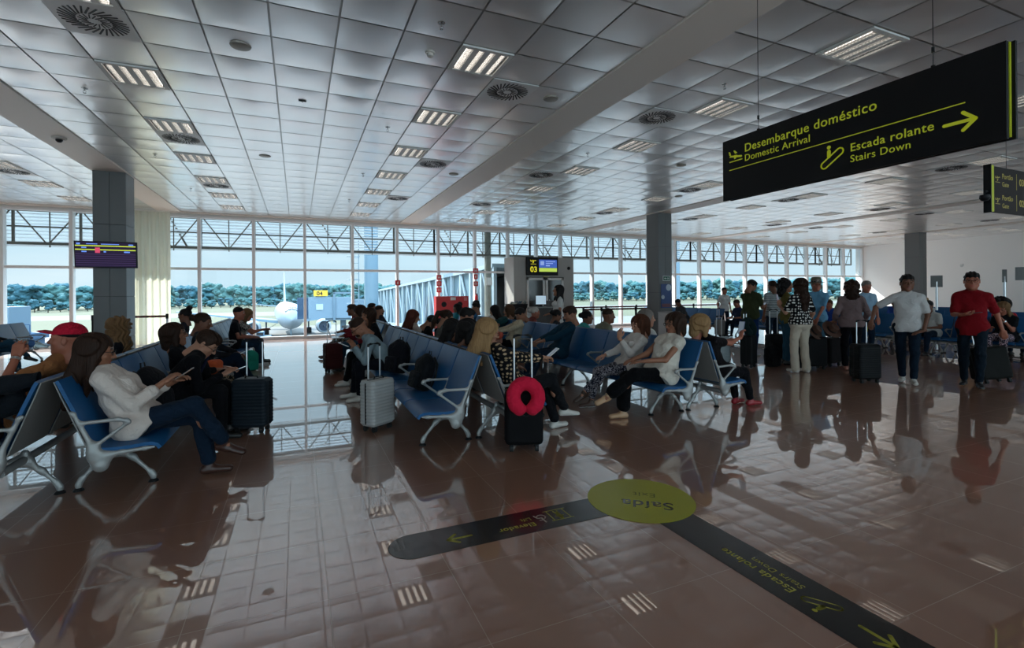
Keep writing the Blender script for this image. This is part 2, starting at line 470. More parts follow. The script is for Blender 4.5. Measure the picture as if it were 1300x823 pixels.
def build_ceiling():
    V, Q, M = [], [], []
    rng = np.random.RandomState(3)
    K = 8
    g = .010
    for (bi, x0, pw, i, nx) in CELLS:
        for r in ROWS:
            y0 = TY0+r*TY; y1 = y0+TY
            if y0 < BK: continue
            if y1 > WY: y1 = WY
            if y1-y0 < .1: continue
            if (bi, i, r) in FIX: continue
            amp = .006+.010*rng.rand(); ta, tb = rng.uniform(-.003, .003, 2)
            base = len(V)
            for a in range(K+1):
                for b in range(K+1):
                    u, w = a/K, b/K
                    su, sw = math.sin(PI*u), math.sin(PI*w)
                    # cushion: flat-ish middle, turned-down rim
                    z = CZ-amp*(su**.7)*(sw**.7)+ta*(u-.5)*su+tb*(w-.5)*sw
                    V.append((x0+g+(pw-2*g)*u, y0+g+(y1-y0-2*g)*w, z))
            for a in range(K):
                for b in range(K):
                    o = base+a*(K+1)+b; Q.append((o, o+1, o+K+2, o+K+1)); M.append(0)
    # carrier grid above the tile joints
    def quad(xa, xb, ya, yb, z, m):
        o = len(V); V.extend([(xa, ya, z), (xa, yb, z), (xb, yb, z), (xb, ya, z)]); Q.append((o, o+1, o+2, o+3)); M.append(m)
    quad(LX, RX, BK, WY, CZ+.012, 1)
    me = np_mesh('ceiling', V, Q, [CEIL, CGRID], True, M)
    o = mobj('ceiling', me); o['kind'] = 'structure'
build_ceiling()
# slab above so no sky leaks in
struct(MB().b2(LX-.3, RX+.3, BK-.3, WY+.3, CZ+.14, CZ+.5).build('ceiling', WHITEP))
SOF = mat('plain_soffit_strip', (.80, .73, .66), .5)
for k, x in enumerate(BEAMX):
    struct(MB().b2(x-BW, x+BW, BK, WY, CZ-.022, CZ+.1).build('trim_%d' % (k+1), SOF, bevel=.004))
# a slanting bulkhead beside the left soffit, by the window wall
struct(MB().b2(LX, RX, WY-.22, WY, CZ-.05, CZ+.1).build('trim_8', SOF))
struct(MB().b2(LX, RX, WY-.05, WY+.12, 4.04, CZ+.05).build('trim_9', WHITEP))

# walls
WALLW = mat('white_wall_paint', (.88, .86, .83), .6, var=.02, vscale=.6)
struct(MB().b2(RX, RX+.2, BK, WY+.3, -.12, CZ+.3).build('wall_right', WALLW))
struct(MB().b2(LX-.2, LX, BK, WY+.3, -.12, CZ+.3).build('wall_left', WALLW))
struct(MB().b2(LX, RX, BK-.2, BK, -.12, .25).b2(LX, RX, BK-.2, BK, 3.9, CZ+.3).build('wall_back', mat('back_wall_paint', (.40, .31, .25), .6)))
struct(MB().b2(RX-.02, RX, BK, WY, 0, .12).build('baseboard_right', mat('grey_skirting', (.3, .3, .3), .5)))

# ---- window wall
MX = [-14, -12.3, -10.75, -9.2, -7.63, -6.09, -4.5, -2.88, -1.33, .24, 1.82, 3.41, 4.98, 6.47, 7.9, 9.19, 10.36, 11.95, 13.49, 15.04,
      16.59, 18.18, 19.75, 21.29, 22.83, 24.42, 26.01, 27.61, 29.18, 30.86]
FRAME = mat('white_window_frame', (.84, .85, .85), .4)
GL = bpy.data.materials.new('clear_window_glass'); GL.use_nodes = True
_n, _l = GL.node_tree.nodes, GL.node_tree.links; _n.clear()
_o = _n.new('ShaderNodeOutputMaterial'); _t = _n.new('ShaderNodeBsdfTransparent'); _t.inputs[0].default_value = (.93, .965, .975, 1)
_g = _n.new('ShaderNodeBsdfGlossy'); _g.inputs['Roughness'].default_value = .01; _m = _n.new('ShaderNodeMixShader')
_f = _n.new('ShaderNodeFresnel'); _f.inputs[0].default_value = 1.3
_gb = _n.new('ShaderNodeNewGeometry'); _k = _n.new('ShaderNodeMath'); _k.operation = 'SUBTRACT'; _k.inputs[0].default_value = 1.0; _l.new(_gb.outputs['Backfacing'], _k.inputs[1])
_q = _n.new('ShaderNodeMath'); _q.operation = 'MULTIPLY'; _l.new(_f.outputs[0], _q.inputs[0]); _l.new(_k.outputs[0], _q.inputs[1]); _l.new(_q.outputs[0], _m.inputs[0]); _l.new(_t.outputs[0], _m.inputs[1]); _l.new(_g.outputs[0], _m.inputs[2]); _l.new(_m.outputs[0], _o.inputs[0])
for k in range(len(MX)-1):
    x0, x1 = MX[k], MX[k+1]
    b = MB()
    b.b2(x0-.045, x0+.045, WY-.13, WY+.08, 0, 4.06)             # mullion
    if k == len(MX)-2: b.b2(x1-.045, x1+.04, WY-.13, WY+.08, 0, 4.06)
    b.b2(x0, x1, WY-.08, WY+.05, 2.33, 2.41)                    # transom
    b.b2(x0, x1, WY-.10, WY+.06, 0, .10)
    b.b2(x0, x1, WY-.09, WY+.06, 4.0, 4.06)
    f = struct(b.build('window_%d' % (k+1), FRAME, bevel=.004))
    p = MB().b2(x0+.045, x1-.045, WY-.008, WY+.000, .10, 2.33).b2(x0+.045, x1-.045, WY-.008, WY, 2.41, 4.0).build('pane', GL, f)

for k in range(15):  # unseen rear glazing, added to let soft fill daylight in behind the camera
    x0 = LX+k*3.0; x1 = min(RX, x0+3.0)
    f = struct(MB().b2(x0-.05, x0+.05, BK-.12, BK, .25, 3.9).b2(x0, x1, BK-.1, BK-.02, 2.3, 2.38).build('window_%d' % (k+31), FRAME))
    MB().b2(x0+.05, x1-.05, BK-.06, BK-.05, .25, 2.3).b2(x0+.05, x1-.05, BK-.06, BK-.05, 2.38, 3.9).build('pane', GL, f)
# ---- columns
CGREY = mat('grey_column_cladding', (.15, .152, .15), .4, spec=.4)
CSIDE = mat('column_joint', (.05, .05, .05), .6)
for x0, x1, y0, y1 in ((-3.93, -3.36, 12.95, 13.55), (10.98, 11.54, 12.95, 13.55), (25.85, 26.4, 12.95, 13.55)):
    b = MB()
    for z0, z1 in ((0, .62), (.63, 1.49), (1.50, 3.02), (3.03, CZ-.02)):
        for xa, xb in ((x0, (x0+x1)/2-.003), ((x0+x1)/2+.003, x1)):
            b.b2(xa, xb, y0, y0+.03, z0, z1); b.b2(xa, xb, y1-.03, y1, z0, z1)
        b.b2(x0, x0+.03, y0+.031, y1-.031, z0, z1); b.b2(x1-.03, x1, y0+.031, y1-.031, z0, z1)
    b.b2(x0+.012, x1-.012, y0+.012, y1-.012, 0, CZ-.02, mi=1)
    o = b.build('column', [CGREY, CSIDE], bevel=.002)
    nm = {-3.93: 'square grey clad column holding the flight screen beside the curtain', 10.98: 'square grey clad column with the green exit sign and blue poster',
          25.85: 'square grey clad column in front of the far white wall'}[x0]
    tag(o, nm, 'column')
# curtain
def curtain(x0, x1, y, z0, z1, label, folds):
    V, Q = [], []
    N, Mz = folds*10, 14
    for side in (0, 1):
        for i in range(N+1):
            for j in range(Mz+1):
                u = i/N; w = j/Mz
                ph = 2*PI*folds*u
                V.append((x0+(x1-x0)*u+.012*math.sin(ph*2+w*2), y+(.055*math.sin(ph+.5*math.sin(3*w+u*5)))*(1-.35*w)+side*.004, z0+(z1-z0)*w))
    S = (N+1)*(Mz+1)
    for s_ in (0, 1):
        for i in range(N):
            for j in range(Mz):
                a = s_*S+i*(Mz+1)+j; Q.append((a, a+Mz+1, a+Mz+2, a+1))
    cm = mat('cream_sheer_fabric', (.84, .82, .74), .8)
    n, l = cm.node_tree.nodes, cm.node_tree.links
    tr = n.new('ShaderNodeBsdfTranslucent'); tr.inputs[0].default_value = (.90, .88, .78, 1)
    mx = n.new('ShaderNodeMixShader'); mx.inputs[0].default_value = .62
    l.new(n['Principled BSDF'].outputs[0], mx.inputs[1]); l.new(tr.outputs[0], mx.inputs[2]); l.new(mx.outputs[0], n['Material Output'].inputs[0])
    o = mobj('curtain', np_mesh('curtain', V, Q, cm)); tag(o, label, 'curtain')
curtain(-5.35, -3.62, 18.2, .03, 4.1, 'long cream sheer curtain hanging in folds behind the grey column', 9)

# ---- ceiling fixtures
LAMPE = mat('lit_lamp_strip', (1, 1, 1), .5, emit=(1, .93, .86), es=1.6)
LOUV = mat('aluminium_louvre', (.75, .75, .74), .25, metal=.8)
def make_light():
    r = empty('ceiling_light', (0, 0, 0))
    W, D = .60, .62
    b = MB(); b.b2(-W/2, W/2, -D/2, -D/2+.045, -.02, 0); b.b2(-W/2, W/2, D/2-.045, D/2, -.02, 0)
    xs = [-W/2, -W/2+.04]
    pit = (W-.08)/4
    b.b2(-W/2, -W/2+.045, -D/2+.045, D/2-.045, -.02, 0); b.b2(W/2-.045, W/2, -D/2+.045, D/2-.045, -.02, 0)
    for k in range(1, 4):
        x = -W/2+.04+pit*k; b.b2(x-.032, x+.032, -D/2+.045, D/2-.045, -.018, 0)
    b.build('frame', WHITEP, r)
    for k in range(4):
        x = -W/2+.04+pit*(k+.5)
        MB().b2(x-.034, x+.034, -D/2+.05, D/2-.05, .012, .018).build('lamp_strip', LAMPE, r)
    for k in range(4):
        b = MB()
        x = -W/2+.04+pit*(k+.5)
        for j in range(15):
            y = -D/2+.06+(D-.12)*j/14; b.b2(x-.034, x+.034, y-.002, y+.002, -.016, .010)
        b.build('louvre', LOUV, r)
    return r
def make_diffuser():
    r = empty('air_diffuser')
    b = MB().b2(-.31, .31, -.32, .32, -.012, 0); b.build('face_plate', mat('diffuser_plate', (.75, .75, .74), .4), r, bevel=.003)
    b = MB()
    for ring, (r0, r1, n) in enumerate(((.055, .125, 16), (.14, .27, 30))):
        for k in range(n):
            a = 2*PI*k/n+ring*.1; p = Vector((math.cos(a), math.sin(a), 0)); q = Vector((math.cos(a+.35), math.sin(a+.35), 0))
            m = (p*r0+q*r1)/2; d = (q*r1-p*r0); ang = math.atan2(d.y, d.x)
            b.box((m.x, m.y, -.0135), (d.length, .010+.006*ring, .004), rz=ang)
    b.build('slots', BLACKP, r)
    return r
ORD = ['first', 'second', 'third', 'fourth', 'fifth', 'sixth', 'seventh', 'eighth', 'ninth', 'tenth', 'eleventh', 'twelfth']
BAYN = ['far left edge bay', 'bay left of the grey column soffit', 'bay above the seats', 'bay above the hanging sign', 'bay above the queue', 'fifth bay', 'bay by the right wall']
L0, D0 = make_light(), make_diffuser()
fl = [True, True]; cnt = {}
for kind, bi, x, pw, y0, r, i in sorted(FIXL, key=lambda t: (t[0], t[1], t[6], t[5])):
    X, Y = x+pw/2, y0+TY/2
    # leave out what the photograph cannot show
    if Y < -3 or (X < -7.5 and Y < 6) or (X > 12 and Y < .75*X*.42): continue
    key = (kind, bi, i); cnt[key] = cnt.get(key, 0)+1
    side = 'left' if i < (2 if bi == 0 else 4) else 'right'
    o = {'light': ('ceiling light', 'ceiling light', 'recessed ceiling lights'),
         'diff': ('swirl air diffuser', 'air vent', 'ceiling air diffusers')}[kind]
    lab = '%s, %s from the camera, %s row, %s' % (o[0], ORD[min(11, cnt[key]-1)] if cnt[key] < 13 else 'last', side, BAYN[bi])
    pr = L0 if kind == 'light' else D0
    q = 0 if kind == 'light' else 1
    if fl[q]:
        fl[q] = False; it = pr; it.location = (X, Y, CZ); it['label'] = lab
    else: it = dup(pr, (X, Y, CZ), 0, lab)
    tag(it, None, o[1], o[2])
SPK = mat('beige_speaker_grille', (.34, .31, .27), .5, metal=.4)
for k, (x, y, t) in enumerate([(-.54, 5.96, 'nearest the camera, in the middle of the bay above the seats'), (3.2, 5.94, 'beside the soffit strip, right of a swirl diffuser'), (-.55, 10.46, 'farther up the bay above the seats'),
                               (3.2, 10.5, 'beside the soffit strip, halfway to the windows'), (7.4, 8.0, 'behind the big hanging sign'), (9.7, 10.6, 'in the bay right of the hanging sign')]):
    b = MB().lathe([(0, -.022), (.08, -.022), (.098, -.016), (.105, -.004), (.105, .0), (0, 0)], n=28)
    tag(b.build('ceiling_speaker', SPK, None, (x, y, CZ-.006), smooth=True), 'round beige ceiling speaker '+t, 'speaker', 'ceiling speakers')
CHR = mat('dark_chrome', (.35, .34, .33), .25, metal=.9)
sprk = [(1.32, 4.70, 'near the beam of light panels, closest to the camera'), (-2.48, 7.94, 'left of the first row of light panels'), (1.34, 7.97, 'second back from the camera above the seats'),
        (-2.43, 11.1, 'left, halfway to the grey column'), (5.05, 4.67, 'left of the hanging sign'), (1.34, 11.2, 'third back from the camera above the seats'), (5.1, 8.0, 'behind the hanging sign on its left'),
        (5.3, 2.45, 'at the top right edge of the photo'), (8.9, 4.7, 'right of the hanging sign'), (8.9, 8.0, 'far behind the hanging sign'), (-2.4, 14.3, 'nearest the curtain'), (1.34, 14.4, 'nearest the window wall')]
for x, y, t in sprk:
    r = empty('sprinkler', (x, y, CZ-.008), label='small chrome ceiling sprinkler '+t, cat='sprinkler', group='ceiling sprinklers')
    MB().lathe([(0, -.006), (.035, -.005), (.04, 0), (0, .002)], n=16).tube([(0, 0, 0), (0, 0, -.035)], .008).build('body', CHR, r, smooth=True)
    MB().tube([(.012, 0, -.03), (.016, 0, -.05), (0, 0, -.062), (-.016, 0, -.05), (-.012, 0, -.03)], .003, 6).cyl((0, 0, -.066), .018, .003, 12).build('deflector', CHR, r)
r = empty('smoke_detector', (1.36, 5.31, CZ-.008), label='white round smoke detector under the ceiling left of a light panel', cat='smoke detector')
MB().lathe([(0, 0), (.055, 0), (.055, -.015), (.048, -.022), (0, -.022)]).build('base', mat('detector_beige', (.6, .55, .5), .5), r, smooth=True)
MB().lathe([(.038, -.022), (.036, -.05), (.022, -.062), (0, -.064)]).build('sensor', mat('detector_beige', (.6, .55, .5), .5), r, smooth=True)
r = empty('security_camera', (-3.62, 10.5, CZ-.022), label='dome security camera on the left soffit strip', cat='camera')
MB().lathe([(0, 0), (.10, 0), (.10, -.02), (.07, -.035), (0, -.035)]).build('housing', mat('detector_beige', (.6, .55, .5), .5), r, smooth=True)
MB().lathe([(.05, -.033), (.045, -.06), (.025, -.08), (0, -.085)]).build('dome', BLACKP, r, smooth=True)
r = empty('security_camera', (.08, 7.29, CZ-.01), label='tiny dark ceiling fitting in the middle of the bay above the seats', cat='ceiling fitting')
r.name = 'ceiling_sensor'
MB().b2(-.05, .05, -.012, .012, -.02, 0).build('body', BLACKP, r)
MB().cyl((0, 0, -.03), .012, .012).build('lens', CHR, r)

# ================================================================== HANGING SIGNS
def text(body, size, mt, parent, M, name='lettering', font_x=1.0, ext=.0015, bold=0):
    cu = bpy.data.curves.new(name, 'FONT'); cu.body = body; cu.size = size; cu.extrude = ext; cu.offset = bold; cu.space_character = 1.06
    cu.resolution_u = 4
    o = bpy.data.objects.new(name, cu); COL.objects.link(o)
    bpy.context.view_layer.update()
    dg = bpy.context.evaluated_depsgraph_get()
    me = bpy.data.meshes.new_from_object(o.evaluated_get(dg))
    COL.objects.unlink(o); bpy.data.objects.remove(o)
    me.transform(Matrix.Diagonal((font_x, 1, 1, 1))); me.transform(M)
    me.materials.clear(); me.materials.append(mt)
    return mobj(name, me, parent)
def plane_icon(b, cx, cy, s, down=False, mi=0):
    """aeroplane pictogram in local XY, thin solid"""
    def P(pts): b.prism([(cx+x*s, cy+y*s) for x, y in pts], 'Z', 0, .003, mi)
    sg = -1 if down else 1
    P([(-.5, .05*sg-.02), (.42, .20*sg-.05), (.50, .20*sg+.0), (.45, .20*sg+.07), (-.42, .03*sg+.06)])
    P([(-.12, .0), (.12, .04*sg), (.0, -.24*1), (-.12, -.26)])
    P([(-.5, .05), (-.38, .05), (-.46, .28), (-.56, .30)])
    P([(-.05, .08*1), (.12, .1), (-.08, .30), (-.18, .30)])
    P([(-.5, -.42), (.5, -.42), (.5, -.36), (-.5, -.36)])
def bar(b, p, q, w, mi=0, z0=0, z1=.003):
    p, q = Vector(p), Vector(q); d = (q-p).normalized(); n = Vector((-d.y, d.x))*w/2
    pts = [p-n, q-n, q+n, p+n]; b.prism([(v.x, v.y) for v in pts], 'Z', z0, z1, mi)
    for c in (p, q):
        b.prism([(c.x+w/2*math.cos(a*PI/6), c.y+w/2*math.sin(a*PI/6)) for a in range(12)], 'Z', z0, z1, mi)
def arrow(b, cx, cy, s, ang=0):
    def T(x, y): return (cx+s*(x*math.cos(ang)-y*math.sin(ang)), cy+s*(x*math.sin(ang)+y*math.cos(ang)))
    bar(b, T(-.5, 0), T(.48, 0), .13*s); bar(b, T(.1, .34), T(.48, 0), .13*s); bar(b, T(.1, -.34), T(.48, 0), .13*s)
def escal(b, cx, cy, s, flip=1):
    # elongated loop plus a little figure
    pts = []
    for k in range(9): a = PI/2+PI*k/8+.6; pts.append((cx-.33*s+.14*s*math.cos(a), cy-.22*s+.14*s*math.sin(a)))
    for k in range(9): a = -PI/2+PI*k/8+.6; pts.append((cx+.33*s+.14*s*math.cos(a), cy+.22*s+.14*s*math.sin(a)))
    for k in range(len(pts)): bar(b, pts[k], pts[(k+1) % len(pts)], .055*s)
    bar(b, (cx-.13*s, cy+.12*s), (cx-.13*s, cy+.33*s), .15*s)
    b.prism([(cx-.13*s+.08*s*math.cos(a*PI/8), cy+.50*s+.08*s*math.sin(a*PI/8)) for a in range(16)], 'Z', 0, .003)

# big sign, long side across the hall in Y, read from -X side. local: x along -Y (reading direction), y up
SX, SY0, SY1, SZ0, SZ1 = 3.55, 3.30, 1.36, 2.305, 2.84
sg = empty('hanging_sign', (SX, (SY0+SY1)/2, SZ0), label='large black hanging sign with yellow letters reading Desembarque doméstico', cat='sign')
L = SY0-SY1; HH = SZ1-SZ0
MB().b2(-.012, .012, -L/2, L/2, 0, HH).build('panel', SIGNBLK, sg, bevel=.002)
MB().b2(.014, .030, -L/2-.004, L/2-.02, .012, HH-.004).build('edge_strip', LIME, sg)
MB().b2(.032, .052, -L/2-.02, L/2-.04, .0, HH).build('rear_panel', SIGNBLK, sg)
# matrix from sign-face coordinates (x right, y up, z out toward viewer) to sign local
MF = Matrix(((0, 0, -1, -.0125), (-1, 0, 0, L/2), (0, 1, 0, 0), (0, 0, 0, 1)))
text('Desembarque doméstico', .098, LIMEG, sg, MF @ Matrix.Translation((.235, .385, 0)), bold=.0005)
text('Domestic Arrival', .080, LIMEG, sg, MF @ Matrix.Translation((.235, .305, 0)))
b = MB(); b.prism([(.075, .258), (1.76, .258), (1.76, .264), (.075, .264)], 'Z', 0, .002); b.xf(MF).build('rule', LIMEG, sg)
b = MB(); plane_icon(b, .145, .385, .135, down=True); b.xf(MF).build('arrival_pictogram', LIMEG, sg)
b = MB(); escal(b, .99, .135, .17); b.xf(MF).build('escalator_pictogram', LIMEG, sg)
text('Escada rolante', .079, LIMEG, sg, MF @ Matrix.Translation((1.115, .150, 0)), bold=.0005)
text('Stairs Down', .070, LIMEG, sg, MF @ Matrix.Translation((1.115, .075, 0)))
b = MB(); arrow(b, 1.735, .155, .15); b.xf(MF).build('arrow', LIMEG, sg)
for yy in (-.62, .62):
    MB().tube([(.02, yy, HH), (.02, yy, CZ-SZ0)], .0025, 6).cyl((.02, yy, HH+.10), .009, .03, 8).cyl((.02, yy, HH-.002), .012, .02, 8).build('suspension_wire', BLACKP, sg)

s2 = empty('hanging_sign', (8.25, 2.95, 2.38), label='smaller black hanging gate sign for gates 03 and 02 at the right edge', cat='sign')
MB().b2(-.95, .95, -.012, .012, 0, .53).build('panel', mat('sign_brown_black', (.022, .016, .015), .6, spec=.15), s2, bevel=.002)
MB().b2(-1.01, -.952, -.03, .03, 0, .53).build('edge_strip', LIME, s2)
MB().b2(-1.03, -1.012, -.034, .034, -.01, .54).build('end_cap', SIGNBLK, s2)
M2 = Matrix(((1, 0, 0, -.95), (0, 0, -1, -.0125), (0, 1, 0, 0), (0, 0, 0, 1)))
DIM = mat('dim_yellow_letters', (.42, .34, .06), .5, emit=(.42, .34, .06), es=.05)
for yy, num in ((.29, '03'), (.04, '02')):
    b = MB(); plane_icon(b, .12, yy+.10, .10); b.xf(M2).build('departure_pictogram', DIM, s2)
    text('Portão', .085, DIM, s2, M2 @ Matrix.Translation((.22, yy+.11, 0)))
    text('Gate', .075, DIM, s2, M2 @ Matrix.Translation((.22, yy+.02, 0)))
    text(num, .11, DIM, s2, M2 @ Matrix.Translation((.62, yy+.06, 0)), bold=.002)
    b = MB(); b.prism([(.55, yy), (.556, yy), (.556, yy+.19), (.55, yy+.19)], 'Z', 0, .002); b.xf(M2).build('rule', DIM, s2)
for xx in (-.6, .6): MB().tube([(xx, 0, .53), (xx, 0, CZ-2.38)], .0025, 6).build('suspension_wire', BLACKP, s2)
r = empty('security_camera', (7.17, 2.95, 2.62), label='small dark camera mounted on the left end of the gate sign', cat='camera')
MB().tube([(.06, 0, -.01), (0, 0, -.01), (0, 0, -.06)], .012).build('bracket', BLACKP, r)
MB().lathe([(0, -.05), (.045, -.055), (.05, -.09), (.03, -.12), (0, -.125)]).build('dome', BLACKP, r, smooth=True)

# ================================================================== FLOOR DECALS
DEC = mat('black_floor_vinyl', (.010, .010, .010), .25, coat=.15)
DECY = mat('yellow_floor_vinyl', (.36, .35, .012), .35)
DECT = mat('yellow_print', (.34, .31, .03), .4)
DECW = mat('cream_print', (.5, .42, .36), .4)
fd = empty('floor_sticker', (1.2, 2.88, 0), label='black floor strip with rounded left end reading Elevador Lift', cat='floor sign')
x0, x1, hw = .615-1.2, 1.95-1.2, .145
pts = [(x1, -hw), (x1, hw)]+[(x0+hw*math.cos(PI/2+PI*k/14), hw*math.sin(PI/2+PI*k/14)) for k in range(15)]
MB().prism(pts, 'Z', .0005, .002).build('strip', DEC, fd)
def flat(b, mul=.1): b.v = [(x, y, .0022+z*mul) for x, y, z in b.v]; return b
def place(ox, oy, ang): return Matrix.Translation((ox, oy, .0022)) @ Matrix.Rotation(ang, 4, 'Z')
text('Elevador', .068, DECT, fd, place(.195, -.025, PI), ext=.0003, bold=.0008)
text('Lift', .054, DECT, fd, place(.195, .045, PI), ext=.0003)
b = MB(); arrow(b, -.31, -.02, .15, PI); flat(b).build('arrow', DECT, fd)
b = MB()
for p, q in (((.33, -.06), (.33, .08)), ((.45, -.06), (.45, .08)), ((.31, .08), (.47, .08)), ((.31, -.06), (.47, -.06))): bar(b, p, q, .007)
bar(b, (.39, -.025), (.39, .03), .032); b.prism([(.39+.014*math.cos(a*PI/6), -.042+.014*math.sin(a*PI/6)) for a in range(12)], 'Z', 0, .003)
bar(b, (.362, -.01), (.418, -.01), .010); bar(b, (.382, .03), (.375, .06), .010); bar(b, (.398, .03), (.405, .06), .010)
flat(b).build('lift_pictogram', DECT, fd)
b = MB()
for k in range(9):
    a0, a1 = -1.0+k*.5, -1.0+(k+1)*.5
    bar(b, (.265+.030*math.cos(a0), .02+.030*math.sin(a0)), (.265+.030*math.cos(a1), .02+.030*math.sin(a1)), .008)
bar(b, (.265, -.055), (.265, .01), .012); bar(b, (.265, .01), (.235, .01), .010); bar(b, (.235, .01), (.225, .05), .010); bar(b, (.265, -.02), (.24, -.02), .009)
flat(b).build('wheelchair_pictogram', DECW, fd)
fd2 = empty('floor_sticker', (2.265, 1.6, 0), label='long black floor strip running to the bottom right corner reading Escada rolante', cat='floor sign')
MB().b2(-.145, .145, -.95, 1.15, .0005, .002).build('strip', DEC, fd2)
text('Escada rolante', .072, DECT, fd2, place(-.01, .06, PI/2), ext=.0003, bold=.0009)
text('Stairs Down', .058, DECT, fd2, place(.055, .06, PI/2), ext=.0003)
b = MB(); escal(b, 0, 0, .155); b.xf(place(0, -.055, PI/2)); b.v = [(x, y, .0022+(z-.0022)*.1) for x, y, z in b.v]; b.build('escalator_pictogram', DECT, fd2)
b = MB(); arrow(b, 0, 0, .15, 0); b.xf(place(0, -.305, -PI/2)); b.v = [(x, y, .0022+(z-.0022)*.1) for x, y, z in b.v]; b.build('arrow', DECT, fd2)
fd3 = empty('floor_sticker', (2.245, 2.86, 0), label='round yellow floor disc reading Saida Exit joining two black strips', cat='floor sign')
MB().prism([(.375*math.cos(a*PI/36), .375*math.sin(a*PI/36)) for a in range(72)], 'Z', .002, .0035).build('disc', DECY, fd3)
def place3(ox, oy): return Matrix.Translation((ox, oy, .0036)) @ Matrix.Rotation(R_(142), 4, 'Z')
text('Saída', .165, DEC, fd3, place3(.155, -.165), ext=.0003, bold=.002)
text('Exit', .10, mat('olive_print', (.10, .11, .01), .5), fd3, place3(.155, .02), ext=.0003)

# ================================================================== BENCHES
def sdf_obj_mesh(name, S, m, mi=None):
    v, q = S.mesh(); return np_mesh(name, v, q, m, True, mi)
def bench_meshes():
    """bench-local: x outward from the back-to-back axis (sitting side +x), y along the row, z up"""
    M = {}
    # seat cushion (profile extruded along y), width .60
    def slab(name, prof, th, w, m, bev=.012, n=None, dish=0):
        k = len(prof); V, Q = [], []
        ny = 8
        # offset normals
        nor = []
        for i in range(k):
            a = Vector(prof[max(0, i-1)]); b_ = Vector(prof[min(k-1, i+1)]); d = (b_-a).normalized(); nor.append(Vector((-d.y, d.x)))
        ring = [(prof[i][0]+nor[i].x*th/2, prof[i][1]+nor[i].y*th/2) for i in range(k)]+[(prof[i][0]-nor[i].x*th/2, prof[i][1]-nor[i].y*th/2) for i in range(k-1, -1, -1)]
        R = len(ring)
        for j in range(ny+1):
            y = -w/2+w*j/ny
            edge = 1-(abs(2*j/ny-1))**6*.35
            cx = [(p) for p in ring]
            for i, p in enumerate(ring):
                mid = prof[i] if i < k else prof[2*k-1-i]
                V.append((mid[0]+(p[0]-mid[0])*edge, y, mid[1]+(p[1]-mid[1])*edge))
        for j in range(ny):
            for i in range(R):
                a = j*R+i; b_ = j*R+(i+1) % R; Q.append((a, b_, b_+R, a+R))
        me = bpy.data.meshes.new(name)
        F = [list(q) for q in Q]+[list(range(R)), [ny*R+i for i in range(R-1, -1, -1)]]
        me.from_pydata(V, [], F); me.materials.append(m)
        bm = bmesh.new(); bm.from_mesh(me); bmesh.ops.recalc_face_normals(bm, faces=bm.faces[:])
        for f in bm.faces: f.smooth = True
        for e_ in bm.edges:
            if len(e_.link_faces) == 2 and e_.calc_face_angle(0) > .9: e_.smooth = False
        bm.to_mesh(me); bm.free()
        return me
    sp = [(.225, .415), (.26, .392), (.32, .382), (.40, .380), (.48, .384), (.55, .392), (.60, .392), (.635, .378), (.652, .352)]
    M['seat'] = slab('seat', sp, .040, .606, BLUE)
    bp = [(.255, .405), (.232, .45), (.205, .52), (.172, .61), (.135, .70), (.098, .79), (.068, .865), (.052, .895)]
    M['back'] = slab('backrest', bp, .034, .606, BLUE)
    sh = [(.215, .40), (.185, .48), (.150, .57), (.110, .68), (.072, .78), (.044, .86), (.034, .888)]
    M['shell'] = slab('back_shell', sh, .012, .58, SHELL)
    # side frame with armrest
    S = SDF((.0, -.03, .18), (.68, .03, .72), .006)
    Y = (0, 1, 0)
    def c(a, b_, ra, rb, k=.02, fl=.85): S.cone((a[0], 0, a[1]), (b_[0], 0, b_[1]), ra, rb, k, Y, fl)
    c((.262, .38), (.145, .655), .020, .013); c((.145, .655), (.13, .665), .013, .012)
    c((.185, .585), (.40, .592), .0135, .014); c((.40, .592), (.45, .580), .014, .013); c((.45, .580), (.462, .565), .013, .011)
    c((.462, .565), (.28, .425), .012, .013)
    c((.255, .375), (.33, .345), .024, .020); c((.33, .345), (.42, .352), .020, .016); c((.42, .352), (.56, .362), .016, .013); c((.56, .362), (.615, .366), .013, .009)
    c((.262, .36), (.295, .275), .03, .045, .04, .6); c((.30, .275), (.355, .335), .03, .012, .03, .6)
    c((.250, .42), (.255, .33), .026, .03, .03)
    M['side'] = sdf_obj_mesh('side_frame', S, ALU)
    M['cap'] = None
    # middle armrest only
    S = SDF((.0, -.03, .3), (.68, .03, .72), .007)
    c((.262, .39), (.165, .62), .016, .012); c((.185, .585), (.40, .592), .0135, .014); c((.40, .592), (.45, .580), .014, .013); c((.45, .580), (.462, .565), .013, .011)
    c((.462, .565), (.28, .425), .012, .013)
    M['arm'] = sdf_obj_mesh('armrest', S, ALU)
    # leg bracket
    S = SDF((.0, -.04, .0), (.62, .04, .42), .007)
    def c(a, b_, ra, rb, k=.03, fl=.8): S.cone((a[0], 0, a[1]), (b_[0], 0, b_[1]), ra, rb, k, Y, fl)
    c((.255, .33), (.275, .27), .026, .036); c((.23, .27), (.33, .27), .030, .030)
    c((.30, .275), (.395, .215), .024, .019); c((.395, .215), (.515, .075), .019, .014); c((.515, .075), (.530, .045), .014, .014); c((.53, .045), (.53, .02), .014, .014)
    c((.25, .265), (.16, .185), .026, .018); c((.16, .185), (.075, .085), .018, .014); c((.075, .085), (.055, .045), .014, .014); c((.055, .045), (.055, .02), .014, .014)
    M['leg'] = sdf_obj_mesh('leg', S, ALU)
    b = MB()
    for x in (.055, .53): b.lathe([(0, .022), (.018, .022), (.032, .010), (.036, 0), (0, 0)], (x, 0, 0), 16)
    o = b.build('foot_pad', BLACKP, smooth=True); M['pad'] = o.data; bpy.data.objects.remove(o)
